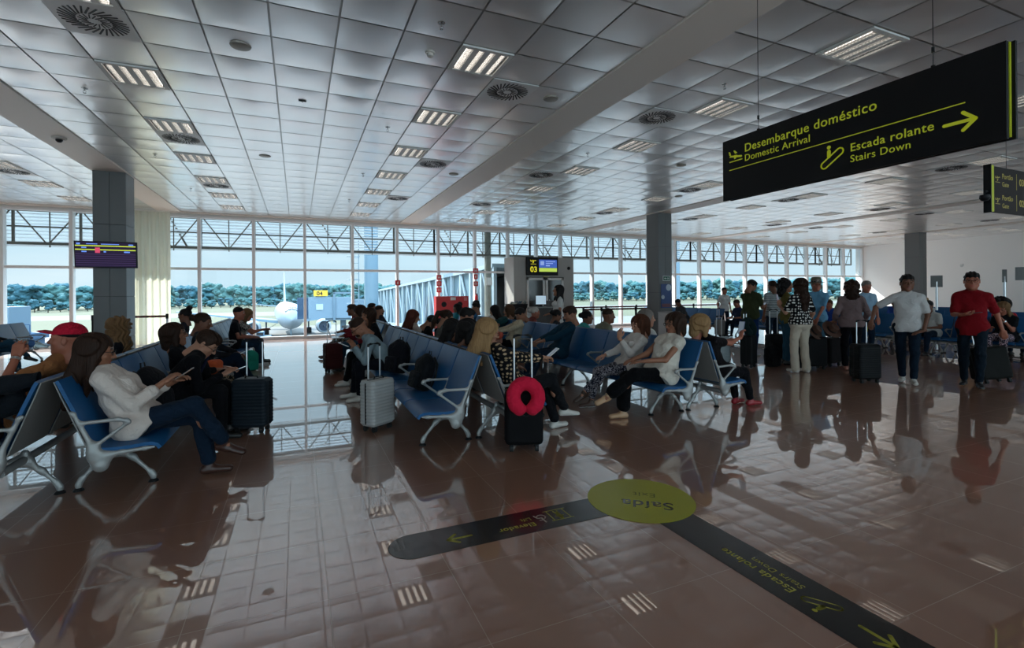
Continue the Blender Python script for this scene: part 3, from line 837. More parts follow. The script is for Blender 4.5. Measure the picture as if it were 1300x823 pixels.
    b = MB().tube([(.295, -.024, .275), (.295, .024, .275)], .030, 20); o = b.build('hub_cap', BLACKP, smooth=True); M['hub'] = o.data; bpy.data.objects.remove(o)
    return M
BM_ = bench_meshes()
PITCH = .63
def bench(cx, y0, n, side, label, group, arms=None, legs=True, simple=False):
    """side +1: sitters face +X; -1: sitters face -X.  y0 = end nearest the camera"""
    root = empty('airport_bench', (cx, y0, 0), 0 if side > 0 else PI, label=label, cat='bench', group=group)
    L = n*PITCH; sgn = 1 if side > 0 else -1      # rotated by pi, local y runs backward
    yy = lambda t: t*sgn
    b = MB().tube([(.255, yy(.03), .285), (.255, yy(L-.03), .285)], .028, 12).tube([(.36, yy(.03), .335), (.36, yy(L-.03), .335)], .014, 8); b.build('beam', ALU, root, smooth=True)
    for k in range(n):
        y = yy((k+.5)*PITCH)
        mobj('seat', BM_['seat'], root, (0, y, 0)); mobj('backrest', BM_['back'], root, (0, y, 0))
        mobj('back_shell', BM_['shell'], root, (0, y, 0))
    for k in (0, n):
        mobj('side_frame', BM_['side'], root, (0, yy(k*PITCH+(.012 if k == 0 else -.012)), 0))
        mobj('hub_cap', BM_['hub'], root, (0, yy(k*PITCH+(.012 if k == 0 else -.012)), 0))
    for k in range(1, n):
        if arms is None or k in arms: mobj('armrest', BM_['arm'], root, (0, yy(k*PITCH), 0))
    for t in (.37, L/2, L-.37):
        lg = mobj('leg', BM_['leg'], root, (0, yy(t), 0)); mobj('foot_pad', BM_['pad'], lg)
    return root
G_ = 'blue airport benches'
C1, C2_, C3, C4, C5, C6, C0 = -1.60, 1.645, 4.44, 14.05, 17.5, 21.0, -6.0
bench(C1, 4.40, 8, 1, 'blue airport bench at far left front where the woman in a white blouse sits', G_)
bench(C1, 4.40, 8, -1, 'blue airport bench at the left edge where the man in the red cap sits', G_)
bench(C1, 10.0, 8, 1, 'blue bench by the window where the couple reading sits', G_)
bench(C1, 10.0, 8, -1, 'blue bench by the window behind the couple, facing the curtain', G_)
bench(C0, 10.2, 8, 1, 'blue bench at the left edge under the crossed jeans', G_)
bench(C2_, 4.40, 8, -1, 'empty fronted blue bench in the middle beside the silver suitcase', G_, arms=(1, 2, 3, 5, 6, 7))
bench(C2_, 4.40, 8, 1, 'blue bench in the middle where the blonde woman in the dotted dress sits', G_)
bench(C2_, 10.0, 8, -1, 'blue bench near the windows where the person with the laptop sits', G_)
bench(C2_, 10.0, 8, 1, 'blue bench near the windows behind the laptop user, facing right', G_)
bench(C3, 4.40, 8, -1, 'blue bench with the two women in white tops at its near end', G_, arms=(1, 3, 5, 6, 7))
bench(C3, 4.40, 8, 1, 'blue bench with the blonde bob woman holding a blue phone', G_)
bench(C3, 10.0, 8, -1, 'blue bench before the gate desk, facing left', G_)
bench(C3, 10.0, 8, 1, 'blue bench before the gate desk, facing right', G_)
bench(C4, 1.9, 8, -1, 'blue bench behind the man in the red shirt', G_)
bench(C4, 1.9, 8, 1, 'blue bench at the right edge behind the one near the red shirted man', G_)
bench(C4, 7.45, 8, -1, 'blue bench behind the queue, where the person in yellow sits', G_)
bench(C4, 7.45, 8, 1, 'blue bench behind the queue facing the right wall', G_)
bench(C4, 13.0, 7, -1, 'blue bench at the right by the windows where a man in a dark polo reads', G_)
bench(C5, 2.5, 8, -1, 'second row of blue benches from the queue, right part, facing left', G_)
bench(C5, 8.1, 8, -1, 'second row of blue benches from the queue, far part, facing left', G_)
bench(C6, 2.5, 8, -1, 'third row of blue benches toward the right wall, near part', G_)
bench(C6, 8.1, 8, -1, 'third row of blue benches toward the right wall, far part', G_)

# ================================================================== LUGGAGE
def suitcase(x, y, rz, w, d, h, col, label, handle=.45, ribs='h', name='suitcase', rough=.4, group='wheeled suitcases', ext_col=None, wheels=True, hcol=None):
    """w across, d deep, h body height (on wheels .06)"""
    r = empty(name, (x, y, 0), rz, label, 'suitcase', group)
    m = mat('shell_%03d_%03d_%03d' % tuple(int(c*999) for c in col), col, max(rough, .5), spec=.12)
    S = SDF((-w/2-.01, -d/2-.01, .05), (w/2+.01, d/2+.01, .07+h), .008)
    S.rbox((0, 0, .062+h/2), (w/2, d/2, h/2), .045)
    X, Y, Z = S.grid((slice(None),)*3)
    if ribs == 'h': S.v = S.v+(.0035*np.sin(Z*2*PI/.035)).astype(np.float32)
    elif ribs == 'v': S.v = S.v+(.003*np.sin(X*2*PI/.05)).astype(np.float32)
    else: S.wrinkle(.002, 25)
    mobj('shell', sdf_obj_mesh('shell', S, m), r)
    b = MB().b2(-w/2-.004, w/2+.004, -.008, .008, .09, .03+h); b.prism([(-w/2+.03, .058+h), (w/2-.03, .058+h), (w/2-.03, .066+h), (-w/2+.03, .066+h)], 'Y', -.008, .008)
    b.build('zip_band', BLACKP, r)
    if wheels:
        for sx in (-1, 1):
            for sy in (-1, 1):
                wl_ = MB().b2(sx*(w/2-.06)-.018, sx*(w/2-.06)+.018, sy*(d/2-.045)-.02, sy*(d/2-.045)+.02, .045, .07).build('wheel', BLACKP, r, bevel=.004)
                MB().tube([(sx*(w/2-.06)-.016, sy*(d/2-.045), .028), (sx*(w/2-.06)+.016, sy*(d/2-.045), .028)], .028, 14).build('tyre', RUBBER, wl_, smooth=True)
    if handle:
        top = .062+h
        b = MB()
        for sx in (-1, 1): b.tube([(sx*.085, d/2-.06, top-.02), (sx*.085, d/2-.06, top+handle)], .0095, 8)
        th = b.build('telescopic_tube', hcol or STEEL, r, smooth=True)
        b = MB().tube([(-.085, d/2-.06, top+handle-.01), (-.08, d/2-.06, top+handle+.012), (-.05, d/2-.06, top+handle+.02), (.05, d/2-.06, top+handle+.02), (.08, d/2-.06, top+handle+.012), (.085, d/2-.06, top+handle-.01)], .013, 10)
        b.build('grip', BLACKP, r, smooth=True)
    MB().tube([(-.07, -.02, .06+h), (-.06, -.02, .085+h), (.06, -.02, .085+h), (.07, -.02, .06+h)], .008, 8).build('carry_handle', BLACKP, r, smooth=True)
    return r
suitcase(-.46, 6.06, R_(-20), .37, .24, .52, (.018, .026, .035), 'navy ribbed suitcase with raised handle beside the man in the black suit', .40)
suitcase(.80, 5.55, R_(35), .34, .22, .50, (.42, .42, .41), 'silver ribbed suitcase with raised handle beside the middle bench', .36)
suitcase(1.97, 4.25, R_(-22), .36, .24, .50, (.006, .006, .007), 'black suitcase with a red neck pillow around its handle', .50, ribs='s', rough=.7)
suitcase(.62, 10.1, R_(15), .33, .24, .50, (.06, .014, .014), 'dark red suitcase on the floor beyond the man in the denim jacket', .40)
suitcase(8.47, 5.02, R_(-20), .38, .26, .56, (.008, .009, .010), 'black suitcase held by the man in the white polo shirt', .36)
sc = suitcase(9.98, 4.02, R_(0), .44, .28, .50, (.010, .010, .009), 'dark suitcase tilted behind the man in the red shirt', .34, ribs='s', rough=.7)
sc.rotation_euler = (R_(-8), R_(-6), R_(-30)); sc.location.z = .03
suitcase(13.0, 12.3, R_(20), .36, .24, .50, (.30, .28, .26), 'small grey suitcase standing before the far blue bench', .36)
suitcase(8.15, 7.0, R_(25), .34, .24, .58, (.010, .011, .012), 'black suitcase topped by the dark green neck pillow', .42, ribs='v')
suitcase(9.35, 7.35, R_(-20), .36, .24, .52, (.010, .010, .011), 'black suitcase with orange handle wrap beside the khaki shirted woman', .50, ribs='s', rough=.7)
suitcase(9.05, 6.32, R_(-25), .44, .28, .56, (.009, .009, .010), 'large black suitcase under two brown hats', .0, ribs='s', rough=.7)
suitcase(9.75, 6.45, R_(5), .42, .28, .50, (.010, .008, .009), 'black suitcase beside the woman in the mauve jumper', .0, ribs='s', rough=.7)
suitcase(7.88, 7.42, R_(10), .34, .22, .52, (.35, .40, .42), 'pale blue suitcase beside the man in the green shirt', .40)
def neck_pillow(x, y, z, rx, rz, col, label, r0=.105, tr=.052):
    o_ = empty('neck_pillow', (x, y, z), 0, label, 'neck pillow'); o_.rotation_euler = (rx, 0, rz)
    S = SDF((-.2, -.2, -.08), (.2, .2, .08), .007)
    pts = [(r0*math.cos(a), r0*1.08*math.sin(a), 0) for a in np.linspace(-PI/2+.55, PI*1.5-.55, 13)]
    for a, b in zip(pts[:-1], pts[1:]): S.cone(a, b, tr, tr, .02)
    S.wrinkle(.0012, 40)
    mobj('cushion', sdf_obj_mesh('cushion', S, cloth(col)), o_)
    MB().tube([(pts[0][0]-.01, pts[0][1]-.045, 0), (0, pts[0][1]-.07, -.01), (pts[-1][0]+.01, pts[-1][1]-.045, 0)], .006, 8).build('strap', BLACKP, o_, smooth=True)
    return o_
neck_pillow(1.90, 4.05, .54, R_(72), R_(-22), (.62, .015, .05), 'bright red neck pillow hooked over the black suitcase handle', .115, .06)
neck_pillow(8.08, 6.92, .80, R_(70), R_(10), (.008, .020, .020), 'dark green neck pillow hooked over a suitcase handle', .12, .065)

def backpack(x, y, z, rz, col, label, s=1.0, rx=0, group='backpacks', name='backpack', h=.46):
    r = empty(name, (x, y, z), rz, label, 'backpack', group); r.rotation_euler = (rx, 0, rz); r.scale = (s, s, s)
    m = cloth(col, .7)
    S = SDF((-.2, -.17, -.01), (.2, .17, h+.03), .010)
    S.rbox((0, 0, h*.42), (.155, .085, h*.42), .07, .0); S.ell((0, 0, h*.66), (.145, .085, h*.34), .06)
    S.cut((0, 0, .0), (0, 0, -1)); S.wrinkle(.003, 26, x)
    mobj('bag_body', sdf_obj_mesh('bag_body', S, m), r)
    S = SDF((-.15, -.19, .02), (.15, -.03, h*.62), .010); S.rbox((0, -.105, h*.27), (.115, .04, h*.22), .035); S.wrinkle(.002, 30)
    mobj('front_pocket', sdf_obj_mesh('front_pocket', S, m), r)
    MB().tube([(-.03, .03, h*.96), (-.025, .03, h+.03), (.025, .03, h+.03), (.03, .03, h*.96)], .007, 8).build('grab_loop', BLACKP, r, smooth=True)
    for sx in (-1, 1):
        MB().tube([(sx*.07, .06, h*.93), (sx*.085, .115, h*.75), (sx*.09, .125, h*.45), (sx*.11, .08, .04)], [.014, .018, .016, .008], 8).build('shoulder_strap', BLACKP, r, smooth=True)
    return r
backpack(-1.20, 5.38, .40, R_(70), (.012, .012, .015), 'black backpack on the seat between the white blouse woman and the suited man', 1.0, R_(-8))
backpack(1.26, 5.50, .40, R_(-80), (.008, .009, .011), 'black backpack on the empty blue seats of the middle bench', .92, R_(-14))
backpack(1.22, 6.72, .42, R_(-60), (.010, .010, .014), 'dark backpack beside the man in the denim jacket', 1.0, R_(-8))
backpack(8.62, 6.85, 0, R_(-15), (.006, .006, .007), 'black backpack standing on the floor left of the woman in white trousers', .95)
backpack(-.86, 11.0, .0, R_(30), (.02, .30, .22), 'mint green bag on the floor beside the couple by the window', .9, name='backpack')
backpack(-2.12, 4.75, .39, R_(100), (.055, .008, .012), 'dark red rucksack leaning on the left edge bench', 1.0, R_(-10))
backpack(9.45, 6.2, .62, R_(-30), (.018, .016, .014), 'dark holdall resting on the suitcases by the man in the hat', .7, R_(-30))
# coat thrown over the left bench
def coat(x, y, z, label):
    S = SDF((-.55, -.30, -.22), (.25, .38, .16), .012)
    S.cone((-.45, -.1, -.03), (.1, .05, .04), .07, .06, .04); S.cone((-.40, .1, -.05), (.15, .22, .03), .07, .06, .05); S.cone((-.50, -.05, -.10), (-.30, .2, -.12), .07, .06, .05)
    S.cone((0, .0, .02), (.30, .0, .10), .06, .05, .05); S.cone((-.5, .1, -.2), (.1, .1, -.1), .09, .08, .06); S.wrinkle(.014, 24)
    o = mobj('coat', sdf_obj_mesh('coat', S, cloth((.012, .014, .018))), None, (x, y, z)); tag(o, label, 'coat'); return o
coat(-2.02, 4.70, .80, 'black padded coat thrown over the back of the left edge bench')
def handbag(x, y, z, rz, col, label, w=.3, d=.13, h=.2, kind=None, col2=None, strap=True):
    r = empty('handbag', (x, y, z), rz, label, 'bag', None)
    S = SDF((-w/2-.02, -d/2-.02, -.01), (w/2+.02, d/2+.02, h+.02), .009); S.rbox((0, 0, h/2), (w/2, d/2, h/2), .05); S.wrinkle(.003, 28)
    mobj('bag_body', sdf_obj_mesh('bag_body', S, cloth(col, kind=kind, col2=col2)), r)
    if strap: MB().tube([(-w*.35, 0, h-.02), (-w*.28, 0, h+.10), (0, 0, h+.15), (w*.28, 0, h+.10), (w*.35, 0, h-.02)], .008, 8).build('strap', cloth(col), r, smooth=True)
    return r
handbag(-.90, 6.62, .58, R_(70), (.55, .10, .035), 'small orange handbag on the lap of the woman in glasses', .20, .15, .16, strap=False)
handbag(3.62, 9.05, .50, R_(80), (.46, .24, .18), 'pink leather handbag on the lap of the cream jacketed woman', .34, .18, .24)
handbag(3.55, 8.75, .62, R_(60), (.60, .10, .06), 'coral red bag beside the cream jacketed woman', .34, .14, .12, strap=False)
handbag(5.02, 4.98, .52, R_(80), (.010, .010, .010), 'black handbag beside the woman holding a blue phone', .30, .18, .22)
handbag(13.5, 5.9, .42, R_(90), (.42, .20, .09), 'brown paper carrier bag on the seat behind the red shirted man', .28, .16, .30)

def hat(x, y, z, rx, ry, col, label, s=1.0, parent=None, name='hat'):
    b = MB().lathe([(.075, .10), (.085, .06), (.095, .012), (.10, .0), (.15, -.008), (.185, .004), (.186, -.002), (.15, -.016), (.098, -.010)], n=28)
    b.lathe([(0, .088), (.03, .085), (.06, .105), (.075, .10)], n=28)
    r = empty(name, (x, y, z), 0, label, 'hat'); r.rotation_euler = (rx, ry, 0); r.scale = (s,)*3
    b.build('felt_body', mat('hat_%02d%02d' % (int(col[0]*99), int(col[1]*99)), col, .8), r, smooth=True)
    MB().lathe([(.0965, .008), (.094, .034), (.0915, .034), (.094, .008)], n=28).build('band', BLACKP, r, smooth=True)
    return r
hat(9.0, 6.24, .74, R_(60), R_(10), (.075, .032, .018), 'brown felt hat hanging at the left on the large black suitcase')
hat(9.30, 6.10, .76, R_(50), R_(-15), (.085, .035, .022), 'reddish brown felt hat hanging at the right on the large black suitcase')

# ================================================================== PEOPLE
V_ = lambda *a: np.array(a, float)
def nrm(v): v = np.array(v, float); return v/max(1e-9, np.linalg.norm(v))
def ik(a, t, l1, l2, hint):
    a, t = np.array(a, float), np.array(t, float); d = t-a; L = np.linalg.norm(d)
    mx = (l1+l2)*.995
    if L > mx: t = a+d/L*mx; d = t-a; L = mx
    if L < abs(l1-l2)+.02: L = abs(l1-l2)+.02
    x = (l1*l1-l2*l2+L*L)/(2*L); h = math.sqrt(max(0, l1*l1-x*x)); u = nrm(d)
    hh = np.array(hint, float); hh = hh-(hh@u)*u; hh = nrm(hh)
    return a+u*x+hh*h, t

EYEM = [mat('eye_white', (.75, .72, .68), .3), mat('dark_iris', (.03, .018, .01), .2)]
_HEAD = {}
def head_mesh(female, fine, skin):
    key = (female, fine)
    if key not in _HEAD:
        h = .0042 if fine else .0085
        S = SDF((-.10, -.12, -.17), (.10, .135, .125), h)
        jw = .054 if female else .061
        S.ell((0, -.014, .030), (.076, .094, .086), .02)
        S.ell((0, .022, -.030), (jw+.006, .068, .080), .03)
        S.cone((-jw*.75, .012, -.060), (0, .058, -.092), .022, .020, .03); S.cone((jw*.75, .012, -.060), (0, .058, -.092), .022, .020, .03)
        S.cone((-.045, .062, .030), (.045, .062, .030), .018, .018, .02)          # brow
        for sx in (-1, 1):
            S.ell((sx*.031, .094, .008), (.019, .013, .012), .012, op='sub')       # sockets
            S.ell((sx*.030, .076, .006), (.017, .014, .013), .004)                # lids
            S.ell((sx*.046, .055, -.022), (.018, .018, .015), .02)                # cheek
            S.ell((sx*.079, -.008, -.006), (.007, .017, .031), .006)              # ear
            S.ell((sx*.088, -.004, .0), (.005, .010, .018), .004, op='sub')
        S.cone((0, .084, .014), (0, .106, -.024), .008, .011, .010)
        for sx in (-1, 1): S.ell((sx*.011, .095, -.028), (.008, .010, .007), .006)
        S.cone((-.019, .078, -.054), (.019, .078, -.054), .006, .006, .006); S.cone((0, .086, -.053), (0, .086, -.0531), .007, .007, .008)
        S.cone((-.014, .079, -.064), (.014, .079, -.064), .0075, .0075, .006)
        S.cone((-.022, .090, -.0585), (.022, .090, -.0585), .0022, .0022, .003, op='sub')
        S.cone((0, -.020, -.055), (0, -.040, -.165), .050 if female else .058, .050 if female else .060, .03)
        v, q = S.mesh()
        c = v[q].mean(1)
        lips = (np.abs(c[:, 0]) < .024) & (c[:, 1] > .070) & (c[:, 2] > -.073) & (c[:, 2] < -.047) & (np.abs(c[:, 2]+.060)+np.abs(c[:, 0])*.45 < .014)
        brow = (np.abs(np.abs(c[:, 0])-.032) < .018) & (c[:, 1] > .06) & (np.abs(c[:, 2]-(.034-.15*np.abs(np.abs(c[:, 0])-.03))) < .0045)
        mi = np.zeros(len(q), int); mi[lips] = 1; mi[brow] = 2
        _HEAD[key] = (v, q, mi)
    return _HEAD[key]
_HAND = {}
def hand_mesh(kind, fine):
    """right hand, wrist at origin, fingers +Y, palm -Z, thumb at -X"""
    key = (kind, fine)
    if key not in _HAND:
        h = .0034 if fine else .006
        S = SDF((-.09, -.03, -.10), (.065, .21, .05), h)
        S.cone((0, -.02, 0), (0, .02, 0), .026, .026, .01, (0, 0, 1), .75)
        for x0, x1 in ((-.016, -.026), (0, -.006), (.014, .012), (.022, .028)):
            S.cone((x0, .015, 0), (x1, .085, 0), .017, .0135, .012, (0, 0, 1), .85)
        curl = {'relaxed': .38, 'grip': 1.25, 'phone': .85, 'flat': .08, 'fist': 1.5}[kind]
        fr = .0088 if fine else .0098
        for i, (x, L, y0) in enumerate(((-.027, .072, .088), (-.008, .080, .093), (.011, .074, .090), (.029, .058, .082))):
            p = V_(x, y0, 0); a = curl*.45
            for j, f in enumerate((.46, .31, .23)):
                a2 = a+[0, curl*.75, curl*1.2][j]*1.0 if kind != 'flat' else .05*j
                d = V_((x*.35)*.6*(1-curl*.5), math.cos(a2), -math.sin(a2)); q = p+nrm(d)*L*f
                S.cone(p, q, fr-.0007*j, fr-.0007*(j+1), .004); p = q
        # thumb leaves the side of the palm near its base
        t0 = V_(-.020, .022, -.004); t1 = V_(-.047, .055, -.016 if curl > .3 else -.006)
        t2 = t1+V_(-.010+.018*curl, .030, -.012*curl-.004); t3 = t2+V_(.012*curl, .024, -.014*curl)
        S.cone(t0, t1, .016, .0125, .010); S.cone(t1, t2, .0115, .0105, .006); S.cone(t2, t3, .0105, .0085, .004)
        _HAND[key] = S.mesh()
    return _HAND[key]
_HAIR = {}
def hair_mesh(style, fine):
    key = (style, fine)
    if key in _HAIR: return _HAIR[key]
    h = .0055 if fine else .010
    rs = np.random.RandomState(len(style)*7+3)
    lo, hi = V_(-.15, -.24, -.20), V_(.15, .14, .20)
    if style.startswith('long'): lo[2] = -.46
    if style in ('ponytail',): lo[2] = -.36
    if style == 'curly_big': lo, hi = V_(-.25, -.26, -.22), V_(.25, .17, .26)
    S = SDF(lo, hi, h)
    face = lambda dz=0, w=.072, k=.012: (S.ell((0, .100, -.035+dz), (w, .078, .088), k, op='sub'), S.ell((0, .07, -.10+dz), (w*.95, .09, .07), k, op='sub'))
    if style == 'short':
        S.ell((0, -.018, .040), (.082, .098, .088), 0); S.ell((0, .03, .085), (.06, .06, .035), .03); S.cut((0, 0, -.045), (0, .25, -1)); face()
        S.ell((.085, .02, -.04), (.02, .045, .045), .01, op='sub'); S.ell((-.085, .02, -.04), (.02, .045, .045), .01, op='sub')
    elif style == 'fade':
        S.ell((0, -.016, .048), (.079, .095, .083), 0); S.cut((0, 0, .0), (0, .15, -1)); face(.01)
    elif style == 'bob':
        S.ell((0, -.018, .035), (.092, .106, .096), 0)
        for sx in (-1, 1): S.cone((sx*.062, .0, .04), (sx*.078, .022, -.105), .034, .026, .07)
        S.cone((0, -.065, .02), (0, -.072, -.10), .075, .058, .04); face()
    elif style in ('long', 'long_wavy', 'long_straight'):
        S.ell((0, -.018, .035), (.090, .104, .094), 0)
        for sx in (-1, 1): S.cone((sx*.060, -.01, .05), (sx*.080, .008, -.18), .034, .030, .07); S.cone((sx*.080, .012, -.18), (sx*.065, .0, -.30), .030, .012, .03)
        S.cone((0, -.06, .02), (0, -.085, -.20), .078, .075, .04, (0, 1, 0), .7); S.cone((-.03, -.085, -.2), (-.03, -.10, -.38), .065, .03, .04, (0, 1, 0), .6); S.cone((.03, -.085, -.2), (.03, -.10, -.36), .06, .025, .04, (0, 1, 0), .6); face()
    elif style == 'ponytail':
        S.ell((0, -.018, .038), (.081, .097, .088), 0); S.cut((0, 0, -.035), (0, .3, -1)); face()
        S.cone((0, -.10, .055), (0, -.15, .02), .026, .034, .02); S.cone((0, -.15, .02), (0, -.155, -.12), .034, .036, .02); S.cone((0, -.155, -.12), (0, -.13, -.29), .036, .010, .02)
    elif style == 'bun':
        S.ell((0, -.018, .038), (.081, .097, .088), 0); S.cut((0, 0, -.04), (0, .3, -1)); face()
        S.ell((0, -.125, .035), (.045, .038, .045), .015)
    elif style == 'high_bun':
        S.ell((0, -.018, .038), (.081, .097, .088), 0); S.cut((0, 0, -.04), (0, .3, -1)); face()
        S.ell((0, -.09, .125), (.05, .045, .042), .02)
    elif style in ('curly', 'curly_big'):
        big = style == 'curly_big'; R0 = .14 if big else .098
        S.ell((0, -.025, .035), (R0, R0*1.05, R0), 0)
        if not big: S.cone((0, -.06, .0), (0, -.07, -.15), .085, .08, .04)
        for k in range(90):
            d = nrm(rs.normal(size=3)); d[1] -= .25; p = V_(0, -.03, .03)+d*R0*(1.0 if big else .98)
            if not big and k % 2: p = V_(rs.uniform(-.09, .09), rs.uniform(-.14, -.03), rs.uniform(-.17, .03))
            S.ell(p, (.024, .024, .024), .012)
        face()
    X, Y, Z = S.grid((slice(None),)*3)
    if style not in ('curly', 'curly_big', 'fade'):
        amp = .0048 if fine else .0025
        ang = np.arctan2(X, Y+.3)
        w = np.sin(ang*(46 if style != 'long_wavy' else 30)+3*np.sin(Z*18)+(2.5*np.sin(Z*45) if style == 'long_wavy' else 0))*(1 if style != 'long_wavy' else 1.8)
        S.v = S.v+(amp*w).astype(np.float32)
    _HAIR[key] = S.mesh(); return _HAIR[key]

def put(parts, v, q, mi, M, off=0):
    v = v @ M[:3, :3].T+M[:3, 3]; parts.append((v, q, mi))
def frame(y, zup, o=(0, 0, 0), s=1.0, mirror=False):
    y = nrm(y); x = nrm(np.cross(y, zup)); z = np.cross(x, y)
    M = np.eye(4); M[:3, 0] = x*s*(-1 if mirror else 1); M[:3, 1] = y*s; M[:3, 2] = z*s; M[:3, 3] = o
    return M
def join(parts):
    V, Q, Mi = [], [], []; o = 0
    for v, q, m in parts:
        V.append(v); Q.append(q+o); Mi.append(m if not np.isscalar(m) else np.full(len(q), m)); o += len(v)
    return np.concatenate(V), np.concatenate(Q), np.concatenate(Mi)

SK = dict(tan=(.30, .125, .070), brown=(.17, .066, .036), light=(.42, .20, .125), dark=(.085, .034, .020), red=(.36, .12, .07))
HR = dict(black=(.010, .008, .008), dbrown=(.028, .013, .008), brown=(.07, .032, .015), blond=(.30, .17, .075), dblond=(.17, .09, .04), grey=(.20, .17, .15), redb=(.09, .022, .012), auburn=(.075, .026, .013), lgrey=(.42, .38, .34))
G_P = 'travellers'
def person(label, x, y, face, pose='sit', h=1.68, female=False, head=None, hy=0, hp=-8, hroll=0, LW=None, RW=None, LF=None, RF=None, hand=('relaxed', 'relaxed'), build=1.0,
           skin='tan', hair=('short', 'black'), top=None, bottom=None, shoes=((.01, .01, .01), None), sleeve=.45, fine=False, hipz=None, extras=(), elbowL=None, elbowR=None,
           LD=None, RD=None, LP=None, RP=None, open_front=None, hem=.10, knee=None, twist=0, legw=1.0, legcut=.93, footL=None, footR=None, group=None, ankle=True, loose=1.0, vneck=.0, hipf=0.0, palms=None):
    """face: heading in degrees, 0 looks to +Y, 90 to +X. local: +y forward, +x right hand side, z up"""
    s = h/1.70; sit = pose == 'sit'
    vox = .0085 if fine else .0135
    if hipz is None: hipz = .50 if sit else .905*s
    P = V_(0, hipf, hipz); lt, ls = .425*s, .40*s
    la, lf = .285*s, .25*s
    Ltor = .49*s
    if head is None: head = (.02+hipf, hipz+.665*s)
    hx = head[2] if len(head) > 2 else 0
    Hc = V_(hx, head[0], head[1])
    d = Hc-P; dist = np.linalg.norm(d); need = .665*s
    sc = min(1.08, max(.86, dist/need)); u = nrm(d)
    fwdlean = math.atan2(d[1], d[2])
    back = -.05 if sit else -.015
    if sit and fwdlean < -.1: back = -.012
    C = P+u*Ltor*sc+V_(0, back*(1 if fwdlean < .3 else .0), 0)         # shoulder line
    Mid = P+(C-P)*.45+V_(0, (.0 if fwdlean < -.1 else -.02) if sit else .015, 0)
    tw = R_(twist); rx = V_(math.cos(tw), math.sin(tw), 0); fy = V_(-math.sin(tw), math.cos(tw), 0)
    up = nrm(C-Mid); fwd = nrm(np.cross(up, rx)); fwd = fwd if fwd[1] > -0.2 else -fwd
    sw = (.148 if female else .163)*s*(.6+.4*build)
    ShR, ShL = C+rx*sw-up*.052, C-rx*sw-up*.052
    N = C+up*.035*s
    hw = .088*s
    HR_, HL_ = P+rx*0+V_(hw, 0, 0), P-V_(hw, 0, 0)
    # head axes
    ya, pa = R_(hy), R_(hp)
    hf = V_(math.sin(ya)*math.cos(pa), math.cos(ya)*math.cos(pa), math.sin(pa)); hu = nrm(V_(math.sin(R_(hroll)), 0, 1)); hs = 1.12*s**.5
    MH = frame(hf, hu, Hc, hs)
    # legs
    if LF is None: LF = (-.10, .44 if sit else .0, .085)
    if RF is None: RF = (.10, .46 if sit else .0, .085)
    kh = knee or ((0, .5, 1) if sit else (0, 1, .0))
    KL, AL = ik(HL_, LF, lt, ls, V_(-.12, kh[1], kh[2])); KR, AR = ik(HR_, RF, lt, ls, V_(.12, kh[1], kh[2]))
    # arms
    if LW is None: LW = (-.11, .30, hipz+.13) if sit else (-.24, .03, hipz-.06)
    if RW is None: RW = (.11, .30, hipz+.13) if sit else (.24, .03, hipz-.06)
    EL, WL = ik(ShL, LW, la, lf, elbowL or (-.45, -.35, -1)); ER, WR = ik(ShR, RW, la, lf, elbowR or (.45, -.35, -1))
    b = build; f = female
    def torso(S, off=0, belly=True, low=True):
        n = fwd
        k = .05
        wr, cr = (.083 if f else .086)*b*s+off, (.090 if f else .095)*(.5+.5*b)*s+off
        o1, o2 = (.042 if f else .055)*b, (.060 if f else .070)*s
        if low: S.cone(HL_*.9+P*.1, HR_*.9+P*.1, (.108 if f else .098)*(.4+.6*b)*s+off, (.108 if f else .098)*(.4+.6*b)*s+off, k)
        for sx in (-1, 1):
            S.cone(P+rx*sx*o1*1.15, Mid+rx*sx*o1, wr*1.08, wr, k, n, .92); S.cone(Mid+rx*sx*o1, C+rx*sx*o2-up*.105, wr, cr*.96, k, n, .86)
            if f: S.ell(C+rx*sx*.068-up*.155*s+fwd*.075, (.058+off, .058+off, .055+off), .04)
            S.cone(C+rx*sx*.02+up*.012, C+rx*sx*(sw-.015)-up*.050, .046*s+off*.7, .044*s+off*.6, .045)
        if belly: S.ell(Mid+fwd*.03*b*b-up*.04, (.10*b+off, .08*b+off, .12), .06)
    def leg(S, H, K, A, off=0, cutf=1.0, flare=1.0, r=1.0):
        r *= (.45+.55*b)
        S.cone(H, K, .080*s*r+off, .053*s*r+off, .04)
        A2 = K+(A-K)*cutf
        S.cone(K, A2, .053*s*r+off, (.053+(.034-.053)*cutf)*s*r*flare+off, .03)
        if off == 0 or flare <= 1.02:
            bd = nrm(np.cross(nrm(A-K), V_(1, 0, 0))); bd = bd if bd[1] < 0 else -bd
            S.ell(K+(A-K)*.32+bd*.014, (.045*s*r+off,)*2+(.085*s,), .04)
    def arm(S, Sh, E, W, off=0, t=2.0, r=1.0):
        r *= (.55+.45*b)*(.88 if f else .94)
        ru, re, rw = .046*s*r+off, .036*s*r+off, .0255*s*r+off
        if t >= 1: S.cone(Sh, E, ru, re, .03)
        else: S.cone(Sh, Sh+(E-Sh)*t, ru+.006, ru+(re-ru)*t+.008, .03)
        if t > 1: S.cone(E, E+(W-E)*min(1, t-1), re, re+(rw-re)*min(1, t-1), .02)
    pts = np.array([P, C, N, ShL, ShR, EL, ER, WL, WR, KL, KR, AL, AR, HL_, HR_]); mlo, mhi = pts.min(0)-.2, pts.max(0)+.2; mlo[2] = max(mlo[2], -.05)
    # ---- skin body
    def bounds(ps, m): ps = np.array(ps); return ps.min(0)-m, ps.max(0)+m
    lo, hi = bounds([P, C, N, ShL, ShR, EL, ER, WL, WR, KL, KR, AL, AR], .13)
    S = SDF(lo, hi, vox)
    torso(S, -.012)
    if sit: S.cut((0, 0, hipz-.095), (0, 0, -1))
